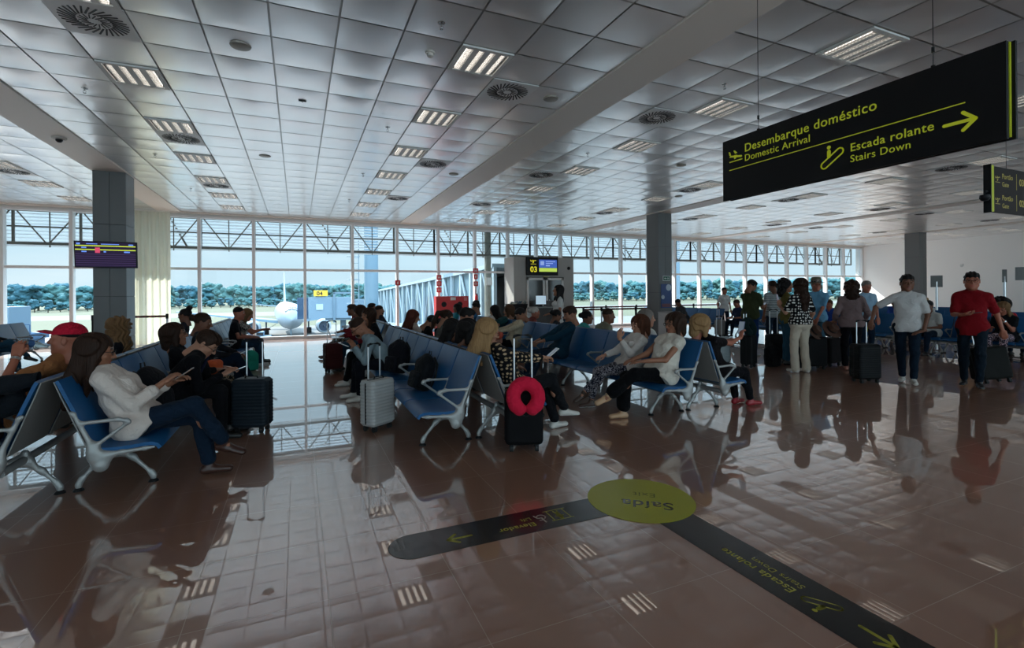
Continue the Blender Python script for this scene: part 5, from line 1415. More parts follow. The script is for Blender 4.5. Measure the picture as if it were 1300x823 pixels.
stand('man in a light blue shirt and brimmed hat facing the camera in the queue', 10.25, 7.05, -115, h=1.76, hy=-25, hp=0, hair=('short', 'grey'), skin='red', top=(.14, .33, .50), sleeve=.7, loose=1.4, vneck=.15, bottom=(.06, .14, .20), LW=(-.05, .26, .90), RW=(.06, .27, .92), extras=('hat', 'sunglasses'), fine=True)
stand('woman in a mauve jumper and black trousers seen from behind in the queue', 9.55, 5.9, 42, female=True, h=1.68, build=1.12, hy=0, hp=-2, hair=('curly', 'dbrown'), skin='tan', top=(.20, .14, .14), sleeve=1.75, loose=1.9, hem=.08, bottom=(.006, .006, .008), legw=1.2, RW=(.24, .14, .92), LW=(-.24, .14, .92), fine=True, shoes=((.35, .14, .10), None))
stand('woman with tied up light brown hair in a black top beside the woman in mauve', 10.9, 6.75, -60, female=True, h=1.70, hy=10, hp=-10, hair=('bun', 'brown'), skin='red', top=(.008, .008, .010), sleeve=.7, bottom=DJEANS)
stand('man in pale blue mostly hidden behind the man in the white polo shirt', 12.2, 7.2, -150, h=1.72, hair=('short', 'grey'), skin='red', top=(.25, .38, .50), sleeve=.6, bottom=DJEANS)
stand('man in a white polo shirt and dark jeans walking with his hand on a suitcase', 8.95, 4.66, -118, h=1.74, build=1.0, hy=-12, hp=-2, hair=('short', 'black'), skin='brown', top=cloth((.55, .53, .52)), sleeve=.75, loose=1.1, hem=.10, bottom=(.006, .014, .026), legw=1.1, RW=(.46, .10, .98), elbowR=(1, -.2, -.2), hand=('relaxed', 'grip'), LW=(-.20, .10, .86), elbowL=(-1, -.6, 0), LD=(.9, .3, -.3),
    LF=(-.07, .16, .085), RF=(.07, -.14, .085), shoes=(SHW, (.6, .58, .55)), extras=('collar',), vneck=.11, fine=True)
_, ir = stand('man in a dark red t-shirt, glasses and jeans walking toward the camera', 9.45, 4.05, -112, h=1.76, build=.98, hy=-4, hp=-4, hair=('short', 'black'), skin='red', top=cloth((.19, .006, .010)), sleeve=.8, loose=1.2, hem=.14, bottom=(.006, .012, .020), RW=(.10, .34, 1.12), RD=(-1, .3, .1), RP=(0, 0, 1), hand=('grip', 'phone'), LW=(-.34, -.08, .84),
    LF=(-.08, .16, .085), RF=(.10, -.12, .085), shoes=((.012, .012, .014), (.4, .4, .4)), extras=('glasses',), fine=True)
phone(ir, (-.04, .37, 1.15), (R_(8), 0, R_(70)), 'phone held flat by the man in the red t-shirt')
stand('person in white standing by the windows with a child at the shoulder', 14.6, 13.6, 200, female=True, h=1.66, hair=('bun', 'black'), skin='red', top=(.6, .58, .56), sleeve=.6, bottom=DJEANS)
# right hand benches
sit('man in a dark grey polo reading alone on the far bench by the windows', 'G', 14.6, 13.30, 1.10, h=1.74, hy=0, hp=-28, hair=('short', 'black'), skin='brown', top=(.05, .05, .055), sleeve=.7, bottom=DJEANS, LW=(-.1, .42, .70), RW=(.1, .42, .70))
sit('boy in dark blue sitting beyond the man in the green t-shirt', 'G', 12.1, 13.55, 1.10, h=1.6, hy=10, hp=-20, hair=('short', 'dbrown'), skin='red', top=(.02, .03, .08), sleeve=.6, bottom=DJEANS)
sit('person in a yellow top and dark trousers seated behind the man in the white polo', 'G', 8.2, 13.45, 1.10, female=True, hy=0, hp=-10, hair=('long', 'dbrown'), skin='tan', top=(.60, .50, .06), sleeve=.6, bottom=DJEANS, h=1.62)
sit('man in a bright blue top seated left of the person in yellow', 'G', 9.0, 13.6, 1.12, hy=-10, hp=-4, hair=('short', 'brown'), skin='red', top=(.02, .06, .30), sleeve=.6, bottom=DJEANS)
sit('dark haired person in white seated between the polo and red shirted men', 'G', 6.6, 13.5, 1.12, hy=0, hp=-10, hair=('short', 'black'), skin='brown', top=(.45, .44, .42), sleeve=.6, bottom=DJEANS)
sit('woman with fair brown hair and wristwatch in black, right of the red shirted man', 'G', 5.28, 13.5, 1.10, female=True, h=1.72, build=1.1, hy=0, hp=-24, hair=('long', 'dblond'), skin='red', top=(.008, .008, .010), sleeve=.6, bottom=cloth((.02, .02, .03), kind='print', col2=(.5, .35, .4), scale=18), LW=(-.08, .30, .86), RW=(.1, .36, .7), extras=('watchL',))
sit('person with a big round black curly hairstyle and red top at the right edge', 'H', 5.6, 14.35, 1.14, female=True, hy=20, hp=0, hair=('curly_big', 'black'), skin='brown', top=(.50, .02, .03), sleeve=.7, bottom=DJEANS, h=1.76)
sit('grey haired person at the very right edge of the photo', 'H', 5.0, 14.3, 1.08, hy=20, hp=0, hair=('short', 'lgrey'), skin='light', top=(.5, .5, .48), sleeve=.7, bottom=DJEANS)
sit('man in a straw coloured cap far back right of the polo shirted man', 'K', 8.4, 17.0, 1.16, hy=0, hp=0, hair=('short', 'blond'), skin='tan', top=(.5, .5, .48), sleeve=.7, bottom=DJEANS)
sit('dark haired person far back in blue, second row beyond the queue', 'K', 9.2, 17.0, 1.16, hy=0, hp=0, hair=('short', 'black'), skin='brown', top=(.03, .08, .35), sleeve=.7, bottom=DJEANS)
sit('man in a white shirt far back near the right wall', 'L', 8.6, 20.5, 1.16, hy=0, hp=-5, hair=('short', 'black'), skin='tan', top=(.6, .6, .58), sleeve=.7, bottom=DJEANS)
sit('dark haired traveller in the third row toward the right wall, left part', 'L', 10.6, 20.5, 1.16, hy=0, hp=-5, hair=('bob', 'black'), skin='brown', female=True, top=(.06, .06, .07), sleeve=.7, bottom=DJEANS)
# bottle of the man with the cap
M = ic['MH']; mouth = M[:3, :3] @ V_(0, .11, -.055)+M[:3, 3]; w_ = V_(-.16, .03, 1.13)
bt = empty('water_bottle', world(ic, mouth), 0, 'clear plastic water bottle raised to the mouth of the man in the red cap', 'bottle')
dirv = Vector(world(ic, w_))-Vector(world(ic, mouth)); bt.rotation_euler = dirv.to_track_quat('Z', 'Y').to_euler()
PET = mat('clear_plastic', (.55, .70, .74), .08, spec=.6); PET.node_tree.nodes['Principled BSDF'].inputs['Transmission Weight'].default_value = .7
MB().lathe([(.0, .0), (.011, .0), (.012, .02), (.014, .035), (.030, .075), (.031, .10), (.029, .105), (.031, .11), (.031, .18), (.027, .20), (0, .198)], n=20).build('bottle_body', PET, bt, smooth=True)
MB().lathe([(.0316, .115), (.0316, .16)], n=20).build('paper_label', mat('blue_label', (.05, .15, .35), .5), bt, smooth=True)

# ================================================================== GATE 03, SCREENS, BARRIERS, WALL FITTINGS
BEIGE = mat('warm_grey_panel', (.40, .38, .35), .5)
gb = MB().b2(7.74, 8.26, 17.5, 18.45, 0, 2.94).b2(9.97, 10.43, 17.5, 18.45, 0, 2.94).b2(8.26, 9.97, 17.5, 18.45, 2.16, 2.94).b2(8.26, 9.97, 18.3, 18.45, 0, 2.16)
r = empty('gate_box', (0, 0, 0), 0, 'grey gate 03 enclosure with double glass doors standing at the window wall', 'gate')
gb.build('enclosure', BEIGE, r)
for x0, x1 in ((8.28, 9.10), (9.13, 9.95)):
    b = MB().b2(x0, x0+.10, 17.47, 17.53, 0, 2.13).b2(x1-.10, x1, 17.47, 17.53, 0, 2.13).b2(x0, x1, 17.47, 17.53, 2.03, 2.13).b2(x0, x1, 17.47, 17.53, 0, .12)
    d_ = b.build('door', WHITEP, r, bevel=.004)
    MB().b2(x0+.10, x1-.10, 17.49, 17.51, .12, 2.03).build('door_pane', mat('smoked_door_glass', (.06, .065, .065), .1), d_)
    MB().tube([((x1-.14) if x0 < 8.5 else (x0+.14), 17.44, .95), ((x1-.14) if x0 < 8.5 else (x0+.14), 17.44, 1.25)], .012, 8).build('door_handle', STEEL, d_)
MB().b2(9.0, 9.25, 17.44, 17.5, 2.145, 2.19).build('door_closer', mat('brass_fitting', (.35, .28, .12), .4, metal=.5), r)
MB().lathe([(0, 0), (.07, 0), (.06, .03), (0, .035)]).xf(Matrix.Translation((10.2, 17.49, 2.52)) @ Matrix.Rotation(PI/2, 4, 'X')).build('round_camera', BLACKP, r, smooth=True)
gd = empty('gate_display', (8.92, 17.40, 2.22), 0, 'black gate screen with yellow departure symbol, number 03 and a blue flight panel', 'screen')
MB().b2(-.68, .72, -.03, .06, 0, .72).build('casing', BLACKP, gd, bevel=.006)
MG = Matrix(((1, 0, 0, -.68), (0, 0, -1, -.032), (0, 1, 0, 0), (0, 0, 0, 1)))
YEL = mat('bright_yellow_letters', (.7, .62, .02), .5, emit=(.75, .66, .03), es=.6)
text('03', .30, YEL, gd, MG @ Matrix.Translation((.15, .13, 0)), bold=.008)
b = MB(); plane_icon(b, .29, .53, .24); b.xf(MG).build('departure_pictogram', YEL, gd)
BLUS = mat('blue_screen', (.03, .06, .30), .3, emit=(.04, .10, .42), es=.8); GRS = mat('lime_screen', (.35, .5, .05), .3, emit=(.42, .56, .08), es=.8)
for nm, q, m_ in (('screen_area', (.54, 1.34, .30, .62), BLUS), ('status_bar', (.54, 1.34, .14, .29), GRS)):
    b = MB(); b.prism([(q[0], q[2]), (q[1], q[2]), (q[1], q[3]), (q[0], q[3])], 'Z', 0, .003); b.xf(MG).build(nm, m_, gd)
b = MB()
for p in ((.60, .76, .40, .56), (.84, 1.26, .53, .56), (.84, 1.16, .46, .49), (.84, 1.02, .36, .41)): b.prism([(p[0], p[2]), (p[1], p[2]), (p[1], p[3]), (p[0], p[3])], 'Z', .003, .005)
b.xf(MG).build('screen_text', mat('pale_blue_text', (.3, .4, .7), .4, emit=(.3, .42, .8), es=.6), gd)

fs = empty('flight_screen', (-3.66, 12.86, 2.10), 0, 'wide flight information screen mounted on the left grey column', 'screen'); fs.rotation_euler = (R_(6), 0, R_(3))
MB().b2(-.52, .52, -.05, .02, 0, .55).build('casing', BLACKP, fs, bevel=.006)
MB().b2(-.2, .2, .02, .08, .15, .40).build('wall_bracket', BLACKP, fs)
MS = Matrix(((1, 0, 0, -.50), (0, 0, -1, -.0515), (0, 1, 0, .02), (0, 0, 0, 1)))
b = MB(); b.prism([(0, 0), (1.0, 0), (1.0, .51), (0, .51)], 'Z', -.0005, .001); b.xf(MS).build('display', mat('display_dark', (.008, .006, .015), .4, spec=.1, emit=(.03, .02, .06), es=.5), fs)
def strip_rows(nm, rows, m_, z=.002):
    b = MB()
    for x0_, x1_, y0_, y1_ in rows: b.prism([(x0_, y0_), (x1_, y0_), (x1_, y1_), (x0_, y1_)], 'Z', z-.001, z)
    b.xf(MS).build(nm, m_, fs)
strip_rows('header_bars', [(0, 1, .425, .445), (0, 1, .345, .365)], mat('screen_lime', (.5, .6, .03), .4, emit=(.55, .66, .04), es=.8))
strip_rows('row_bars', [(0, 1, .03+.045*k, .045+.045*k) for k in range(6)], mat('screen_mauve', (.04, .025, .07), .5, spec=.1, emit=(.06, .035, .10), es=.6))
strip_rows('blue_texts', [(.02, .08, .455, .49), (.08+.1, .36, .465, .48), (.42, .72, .465, .48), (.88, .96, .455, .48), (.10, .18, .30, .325), (.46, .50, .30, .33), (.80, .90, .30, .33), (.10, .18, .385, .41)], mat('screen_blue', (.1, .2, .6), .4, emit=(.12, .25, .75), es=.9))
strip_rows('airline_badge', [(.32, .40, .29, .40)], mat('screen_red', (.5, .04, .08), .4, emit=(.55, .05, .12), es=.9), .0025)

# desk, monitor, tray
dk = empty('gate_desk', (8.6, 16.3, 0), 0, 'dark brown boarding desk in front of the gate doors', 'desk')
DKM = mat('dark_brown_laminate', (.035, .022, .018), .4)
MB().b2(-.75, .35, -.25, .25, 0, .98).b2(-.05, .42, -.2, .25, .98, 1.22).build('desk_body', DKM, dk, bevel=.006)
MB().b2(-.80, .40, -.30, .30, .96, 1.0).build('desk_top', mat('grey_desk_top', (.25, .24, .23), .35), dk, bevel=.005)
mo = empty('monitor', (8.25, 16.2, 1.0), 0, 'small monitor with a pale blue screen on the gate desk', 'monitor'); mo.rotation_euler = (0, 0, R_(-15))
MB().b2(-.10, .10, -.07, .07, 0, .012).tube([(0, .02, 0), (0, .02, .14)], .015, 8).build('stand', BLACKP, mo)
MB().b2(-.20, .20, -.015, .02, .08, .42).build('casing', BLACKP, mo, bevel=.004)
MB().b2(-.19, .19, -.018, -.0151, .095, .41).build('screen', mat('pale_screen', (.45, .6, .7), .3, emit=(.5, .66, .78), es=.5), mo)
tb = empty('litter_tray', (7.35, 16.4, 0), 0, 'black open bin heaped with papers and bags beside the gate enclosure', 'bin')
MB().lathe([(.26, .0), (.28, .75), (.40, 1.0), (.42, 1.12), (.40, 1.12), (.36, 1.0), (0, .98)], n=24).build('bin_body', BLACKP, tb, smooth=True)
S = SDF((-.4, -.4, .95), (.4, .4, 1.36), .018)
for k in range(14): S.ell((random.uniform(-.25, .25), random.uniform(-.25, .25), random.uniform(1.06, 1.2)), (random.uniform(.06, .12), .07, .05), .01)
mobj('heaped_papers', sdf_obj_mesh('heaped_papers', S, cloth((.05, .10, .16), kind='print', col2=(.5, .5, .4), scale=8)), tb)

# red fire cabinet and wall signs on the mullions
REDP = mat('fire_red_paint', (.55, .010, .012), .4)
fc = empty('fire_cabinet', (5.25, 17.6, 0), 0, 'bright red fire equipment cabinet with two round holes in front of the windows', 'cabinet')
MB().b2(-.62, .62, -.12, .22, .0, 1.42).build('cabinet_body', REDP, fc, bevel=.01)
for sx in (-.33, .28): MB().tube([(sx, -.125, 1.12), (sx, -.119, 1.12)], .10, 20).build('round_vent', BLACKP, fc)
MB().b2(-.08, .12, -.128, -.12, 1.27, 1.38).build('white_notice', mat('sign_white', (.7, .7, .68), .5), fc)
MB().b2(.44, .56, -.128, -.12, 1.25, 1.38).build('small_notice', mat('sign_red_light', (.65, .2, .2), .5), fc)
MB().b2(-.60, -.44, -.16, -.10, .3, .62).build('hose_reel', BLACKP, fc)
SWH = mat('sign_white', (.7, .7, .68), .5)
def mull_sign(x, z, kind, label, w=.19, h=.19):
    r = empty('fire_sign', (x, WY-.145, z), 0, label, 'sign', None)
    MB().b2(-w/2, w/2, -.004, .004, -h/2, h/2).build('plate', REDP, r)
    b = MB()
    if kind == 'ext': b.b2(-.025, .025, -.0065, -.004, -.055, .03).b2(-.012, .035, -.0065, -.004, .035, .05)
    elif kind == 'H': b.b2(-.05, -.025, -.0065, -.004, -.055, .055).b2(.025, .05, -.0065, -.004, -.055, .055).b2(-.025, .025, -.0065, -.004, -.012, .012)
    else:
        for k in range(10):
            a = 2*PI*k/10; b.box((.05*math.cos(a), -.005, .05*math.sin(a)), (.025, .003, .02))
        b.b2(-.015, .015, -.0065, -.004, -.015, .015)
    b.build('symbol', SWH, r)
mull_sign(3.41, 1.93, 'ext', 'small red and white extinguisher sign alone on a window mullion')
mull_sign(4.98, 2.14, 'H', 'top red sign with a white H, of three stacked above the red cabinet')
mull_sign(4.98, 1.90, 'ring', 'middle red round-symbol sign of three stacked above the red cabinet')
mull_sign(4.98, 1.66, 'H', 'bottom red sign with a white H of three stacked above the red cabinet')
mull_sign(6.47, 2.42, 'H', 'highest red sign on the mullion left of the gate enclosure', .22)
mull_sign(6.47, 2.18, 'ext', 'second red sign down on the mullion left of the gate enclosure', .16)
mull_sign(6.47, 1.90, 'ring', 'lowest red ring-symbol sign on the mullion left of the gate enclosure')
for x, z, nm in ((4.98, 1.2, 'beside the red fire cabinet'), (6.47, 1.35, 'on the mullion left of the gate enclosure')):
    r = empty('fire_extinguisher', (x, WY-.195, z-.25), 0, 'red fire extinguisher '+nm, 'fire extinguisher')
    MB().lathe([(0, 0), (.06, 0), (.06, .30), (.03, .36), (.015, .38), (0, .38)], n=16).build('cylinder', REDP, r, smooth=True)
    MB().b2(-.03, .05, -.01, .01, .38, .41).tube([(.03, 0, .38), (.08, 0, .30), (.07, 0, .15)], .008, 6).build('valve_and_hose', BLACKP, r)
MB_ = MB().b2(-.13, .13, -.01, .01, 0, .34); r = empty('notice', (7.32, 19.09, 1.85), 0, 'pale grey notice board on the steel post left of the gate enclosure', 'sign'); MB_.build('board', mat('pale_notice', (.48, .45, .42), .5), r); MB().b2(-.10, .10, -.012, -.010, .03, .31).build('sheet', SWH, r)

# column 2 signs
r = empty('exit_sign', (11.28, 12.93, 1.88), 0, 'green and white emergency exit sign on the second grey column', 'sign')
MB().b2(-.15, .15, -.012, .0, 0, .17).build('plate', SWH, r, bevel=.003); MB().b2(-.13, .13, -.014, -.012, .02, .15).build('green_field', mat('exit_green', (.01, .13, .07), .5), r)
b = MB(); b.xf(Matrix.Identity(4)); b.b2(-.06, .01, -.0155, -.014, .075, .095); b.prism([(-.10, .085), (-.05, .055), (-.05, .115)], 'Y', -.0155, -.014); b.b2(.05, .07, -.0155, -.014, .04, .12).b2(.04, .10, -.0155, -.014, .07, .09); b.build('arrow_and_figure', SWH, r)
r = empty('poster', (11.27, 12.93, .98), 0, 'dark blue poster with round pale badges on the second grey column', 'poster')
MB().b2(-.22, .22, -.010, .0, 0, .80).build('sheet', mat('poster_blue', (.012, .05, .20), .4), r)
b = MB()
for cx, cz, rr in ((.10, .68, .11), (-.14, .36, .07)): b.prism([(cx+rr*math.cos(a*PI/12), cz+rr*math.sin(a*PI/12)) for a in range(24)], 'Y', -.012, -.010)
b.build('badges', mat('poster_pale', (.45, .52, .6), .4), r)
MB().b2(-.18, .18, -.012, -.010, .03, .14).build('lower_picture', mat('poster_red', (.16, .04, .06), .4), r)
r = empty('waste_bin', (11.05, 12.55, 0), 0, 'white square waste bin at the foot of the second grey column', 'bin')
MB().b2(-.26, .26, -.22, .22, .02, .84).build('bin_body', mat('bin_white', (.50, .49, .48), .5), r, bevel=.012)
MB().b2(-.18, .18, -.225, -.219, .62, .74).build('slot', BLACKP, r)
MB().b2(-.27, .27, -.23, .23, .84, .87).build('lid', mat('bin_lid', (.35, .35, .35), .4), r, bevel=.006)

# belt barriers
BELT = cloth((.02, .018, .018), kind='print', col2=(.32, .10, .10), scale=10)
def barrier(pts, names, belt_z=.93):
    for k, (x, y) in enumerate(pts):
        r = empty('belt_barrier_post', (x, y, 0), 0, names[k], 'barrier post', 'belt barrier posts')
        MB().lathe([(0, .0), (.16, .0), (.165, .015), (.06, .035), (.03, .05), (0, .05)], n=24).build('base', BLACKP, r, smooth=True)
        MB().tube([(0, 0, .04), (0, 0, .88)], .028, 14).build('pole', STEEL if k % 2 else BLACKP, r, smooth=True)
        MB().cyl((0, 0, .86), .036, .14, 16).build('belt_head', BLACKP, r, smooth=True)
        if k < len(pts)-1:
            dx, dy = pts[k+1][0]-x, pts[k+1][1]-y; L_ = math.hypot(dx, dy); M_ = Matrix.Rotation(math.atan2(dy, dx), 4, 'Z')
            MB().b2(.03, L_-.03, -.0015, .0015, belt_z-.03, belt_z+.03).xf(M_).build('belt', BELT, r)
barrier([(-5.05, 16.6), (-3.38, 16.6)], ['barrier post left of the grey column by the curtain', 'dark barrier post at the right edge of the curtain'])
barrier([(8.9, 14.3), (9.6, 14.25), (11.0, 14.2), (12.2, 14.25)], ['barrier post nearest the gate desk', 'barrier post second from the gate desk', 'barrier post just left of the second column', 'barrier post behind the second column'])
barrier([(9.9, 16.6), (11.4, 16.6), (12.9, 16.6), (14.4, 16.6), (16.0, 16.6), (17.5, 16.6)], ['rear row barrier post right of the gate', 'rear row barrier post left of the second column', 'rear row barrier post behind the second column', 'rear row barrier post above the reading man',
         'rear row barrier post above the empty blue seats', 'rear row barrier post behind the man in green'])

# right wall things
r = empty('exit_sign', (RX-.02, 9.9, 2.05), 0, 'small green exit sign on the right white wall', 'sign')
MB().b2(-.02, 0, -.22, .22, 0, .20).build('plate', mat('exit_green', (.01, .13, .07), .5), r); b = MB().b2(-.024, -.02, -.12, .0, .08, .12).b2(-.024, -.02, .08, .14, .04, .16); b.build('symbols', SWH, r)
r = empty('security_camera', (RX, 13.6, 2.75), 0, 'white camera on the far right wall', 'camera')
MB().b2(-.18, 0, -.03, .03, .02, .07).build('arm', SWH, r); MB().tube([(-.15, 0, .0), (-.32, -.1, -.03)], .06, 12).build('camera_body', SWH, r)
for x, y, z, w, nm in ((19.1, 9.1, 1.88, .30, 'grey board on a post before the white wall, left one'), (19.3, 7.5, 2.0, .10, 'narrow grey board on a tall post, middle one'), (19.3, 7.05, 2.05, .40, 'wide grey board on a tall post near the right edge')):
    r = empty('post_sign', (x, y, 0), R_(-60), nm, 'sign post')
    MB().lathe([(0, 0), (.2, 0), (.2, .02), (.03, .04), (0, .04)]).build('base', BLACKP, r, smooth=True)
    MB().tube([(0, 0, .03), (0, 0, z-.1)], .035, 10).build('post', STEEL, r); MB().b2(-w/2, w/2, -.03, .03, z-.28, z+.10).build('board', mat('board_grey', (.16, .16, .15), .4), r, bevel=.005)

# ================================================================== OUTSIDE
GZ = -5.2
def ground(name, x0, x1, y0, y1, z, m): return struct(MB().b2(x0, x1, y0, y1, z-.3, z).build(name, m))
ground('ground', -700, 1100, 18.9, 118, GZ, mat('apron_concrete', (.095, .095, .09), .8, var=.10, vscale=.05))
GR = mat('airfield_grass', (.060, .064, .032), .95, var=.18, vscale=.03)
ground('ground', -700, 1100, 118, 185, GZ, GR)
ground('ground', -700, 1100, 185, 230, GZ, mat('taxiway_concrete', (.10, .092, .08), .85))
ground('ground', -700, 1100, 230, 800, GZ, GR)
struct(MB().b2(LX-1, RX+1, WY+.1, WY+.5, GZ, -.12).build('wall_window_side', WHITEP))
# tree belt
TREE = [mat('haze_tinted_foliage_%d' % i, c, .9, spec=.1, var=.35, vscale=.35) for i, c in enumerate(((.038, .10, .115), (.045, .115, .12), (.034, .092, .115), (.055, .125, .12)))]  # bluish haze of distance mixed into the foliage colours
TRK = mat('tree_bark', (.10, .08, .06), .9)
TM = []
for k in range(4):
    rs = np.random.RandomState(k+11); S = SDF((-9, -8, 1), (9, 8, 17+k), .62)
    for j in range(16+3*k):
        a = rs.uniform(0, 2*PI); rr = rs.uniform(0, 5.2); z = rs.uniform(3.5, 11.5+k*.8); S.ell((rr*math.cos(a), rr*math.sin(a)*.9, z), (rs.uniform(1.8, 3.1), rs.uniform(1.8, 3.0), rs.uniform(1.3, 2.2)), .5)
    X, Y, Z = S.grid((slice(None),)*3); S.v = S.v+(.45*np.sin(X*1.9+2*np.sin(Z*1.3))*np.sin(Z*2.1+Y*1.3)+.30*np.sin(X*4.1+Y*3)*np.sin(Z*4.3)+rs.normal(0, .12, S.v.shape)).astype(np.float32)
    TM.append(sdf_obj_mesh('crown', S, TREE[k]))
o = MB().tube([(0, 0, -.5), (.2, .1, 4), (0, .2, 8)], [.5, .38, .2], 8).build('trunk', TRK, smooth=True); TRM = o.data; bpy.data.objects.remove(o)
rs = np.random.RandomState(5); nt = 0
KN = ['round topped', 'broad', 'dense dark', 'tall pale']
us = []
PCNT = {}
def pane_name(ang):
    X = math.tan(ang)*WY
    j = sum(1 for m in MX if m <= X)-1
    if j <= 5: return ('far left window pane', 'window pane left of the grey column')[j > 3]
    if j <= 13: return '%s window pane right of the curtain' % ORD[j-6]
    if j <= 15: return 'window behind the gate enclosure'
    if j <= 18: return '%s window pane right of the gate enclosure' % ORD[j-16]
    return '%s window pane right of the second column' % ORD[min(11, j-19)]
def tree_at(ang, d, k, sc_, lab):
    global nt
    pn = pane_name(ang); key = (lab, pn); PCNT[key] = PCNT.get(key, 0)+1
    lab = '%s, %s seen through the %s' % (lab, ORD[min(11, PCNT[key]-1)], pn)
    x, y = d*math.sin(ang), d*math.cos(ang)
    r = empty('tree', (x, y, GZ), rs.uniform(0, 6.28), lab, 'tree', 'trees beyond the airfield'); r.scale = (sc_*rs.uniform(1, 1.3), sc_*1.1, sc_)
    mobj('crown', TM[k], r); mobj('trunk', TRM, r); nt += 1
for row in range(4):
    for i in range(33):
        ang = -.42+i*.0515+row*.0129+rs.uniform(-.002, .002); k = int(rs.randint(4))
        d = (330+190*max(0, (ang+.3)/1.4))+row*19
        tree_at(ang, d, k, rs.uniform(.88, 1.04)*d/380, '%s green tree' % KN[k])
for row in range(2):
    for i in range(56):
        ang = -.42+i*.0296+row*.0148+rs.uniform(-.001, .001); k = int(rs.randint(4))
        d = (318+175*max(0, (ang+.3)/1.4))-row*9-8
        tree_at(ang, d, k, rs.uniform(.40, .50)*d/380, 'low %s tree' % KN[k])

# facade truss with louvres outside the glass
TRS = mat('grey_brown_steel', (.15, .14, .12), .5, metal=.2); LVM = mat('pale_louvre_blade', (.62, .70, .76), .45)
mods = [(MX[i], MX[min(i+3, len(MX)-1)]) for i in range(0, len(MX)-1, 3)]
TYY = WY+.55
for k, (x0, x1) in enumerate(mods):
    w_ = ['at the far left edge', 'left of the grey column', 'behind the grey column and curtain', 'above the aircraft', 'above the far jet bridge', 'left of the gate enclosure', 'right of the gate enclosure', 'behind the second column', 'above the queue, left', 'above the queue, right'][k]
    r = empty('facade_truss', (0, 0, 0), 0, 'steel lattice truss outside the windows '+w_, 'truss', 'facade trusses')
    zt, zb = 4.1, 3.10
    MB().b2(x0, x1, TYY-.05, TYY+.05, zt-.05, zt+.05).b2(x0, x1, TYY-.04, TYY+.04, zb-.04, zb+.04).b2(x0, x1, TYY-.02, TYY+.02, 3.58, 3.62).build('chords', TRS, r)
    n_ = 3; p = (x1-x0)/n_
    b = MB()
    for j in range(n_+1): b.b2(x0+j*p-.03, x0+j*p+.03, TYY-.03, TYY+.03, zb, zt)
    for j in range(n_): b.b2(x0+(j+.5)*p-.014, x0+(j+.5)*p+.014, TYY+.12, TYY+.15, zb-.1, zt)
    b.build('uprights', TRS, r)
    b = MB()
    for j in range(n_):
        xa, xb = x0+j*p, x0+(j+1)*p
        xm = (xa+xb)/2; b.tube([(xa+.05, TYY, zt), (xm-.03, TYY, zb)], .020, 6); b.tube([(xm+.03, TYY, zb), (xb-.05, TYY, zt)], .020, 6)
    b.tube([(x0+.4*p, TYY+.45, zt), (x0+.75*p, TYY+.1, zb)], .030, 6)
    b.build('diagonals', TRS, r)
    b = MB()
    for j in range(11):
        z = 3.05+.105*j; b.box(((x0+x1)/2, TYY+.22, z), (x1-x0, .07, .010), M=Matrix.Rotation(R_(-38), 3, 'X'))
    b.build('louvre_blades', LVM, r)
struct(MB().b2(LX, RX+1, WY+.2, TYY+.5, 4.28, 4.42).build('trim_10', LVM))

# tubular posts outside
for x, y, rr, z1, nm, c in ((6.9, 31.0, .42, 9, 'thick pale blue mast outside between the windows and the aircraft bridge', (.11, .18, .23)), (7.32, 19.25, .14, 5, 'tall beige steel post outside left of the gate enclosure', (.22, .22, .18)), (27.0, 30, .4, 9, 'thick pale blue mast outside behind the queue', (.11, .18, .23))):
    r = empty('mast', (x if x != 6.9 else 4.15, y, GZ), 0, nm, 'mast')
    MB().tube([(0, 0, 0), (0, 0, z1-GZ)], rr, 20).build('pole', mat('mast_%02d' % int(c[0]*99), c, .5), r, smooth=True)
    MB().cyl((0, 0, 0), rr*1.5, .2, 16).build('base_flange', mat('mast_%02d' % int(c[0]*99), c, .5), r)
BB_L = mat('galvanised_ladder', (.14, .20, .24), .5)
for x, y, nm in ((3.35, 31, 'thin caged ladder mast left of the pale blue mast'), (25.6, 31, 'thin caged ladder behind the queue')):
    r = empty('ladder', (x-.15, y, GZ), R_(-24), nm, 'ladder'); b = MB()
    for sx in (-.22, .22): b.tube([(sx, 0, 0), (sx, 0, 13)], .03, 6)
    b.build('stiles', BB_L, r); b = MB()
    for k in range(40): b.tube([(-.22, 0, .3+k*.32), (.22, 0, .3+k*.32)], .015, 5)
    b.build('rungs', BB_L, r); b = MB()
    for k in range(8): b.tube([(.38*math.cos(a), -.3+.38*math.sin(a), 2+k*1.4) for a in np.linspace(0, 2*PI, 13)], .012, 5)
    b.build('safety_hoops', BB_L, r)

# own jet bridge from gate 03
JB = mat('jet_bridge_white', (.27, .34, .38), .5); JBD = mat('jet_bridge_panel', (.10, .16, .19), .4)
jb = empty('jet_bridge', (7.75, 19.6, 0), math.atan2(1.0, 27)*1.0, 'pale trussed jet bridge running out from gate 03 toward the aircraft stands', 'jet bridge')
Lb = 26.5
def zb_(t): return (2.75-.85*t, .05-1.0*t)   # roof, floor heights
b = MB()
for side in (0, 3.0):
    pass
def quadbox(b, xa, xb, ya, yb, za0, za1, zb0, zb1, mi=0):
    vs = [(xa, ya, za0), (xb, ya, za0), (xb, yb, zb0), (xa, yb, zb0), (xa, ya, za1), (xb, ya, za1), (xb, yb, zb1), (xa, yb, zb1)]
    b.add(vs, [(0, 1, 2, 3), (4, 5, 6, 7), (0, 1, 5, 4), (1, 2, 6, 5), (2, 3, 7, 6), (3, 0, 4, 7)], mi)
b = MB(); quadbox(b, -.10, 3.1, 0, Lb, 2.62, 2.80, 1.80, 1.95); b.build('roof', JB, jb)
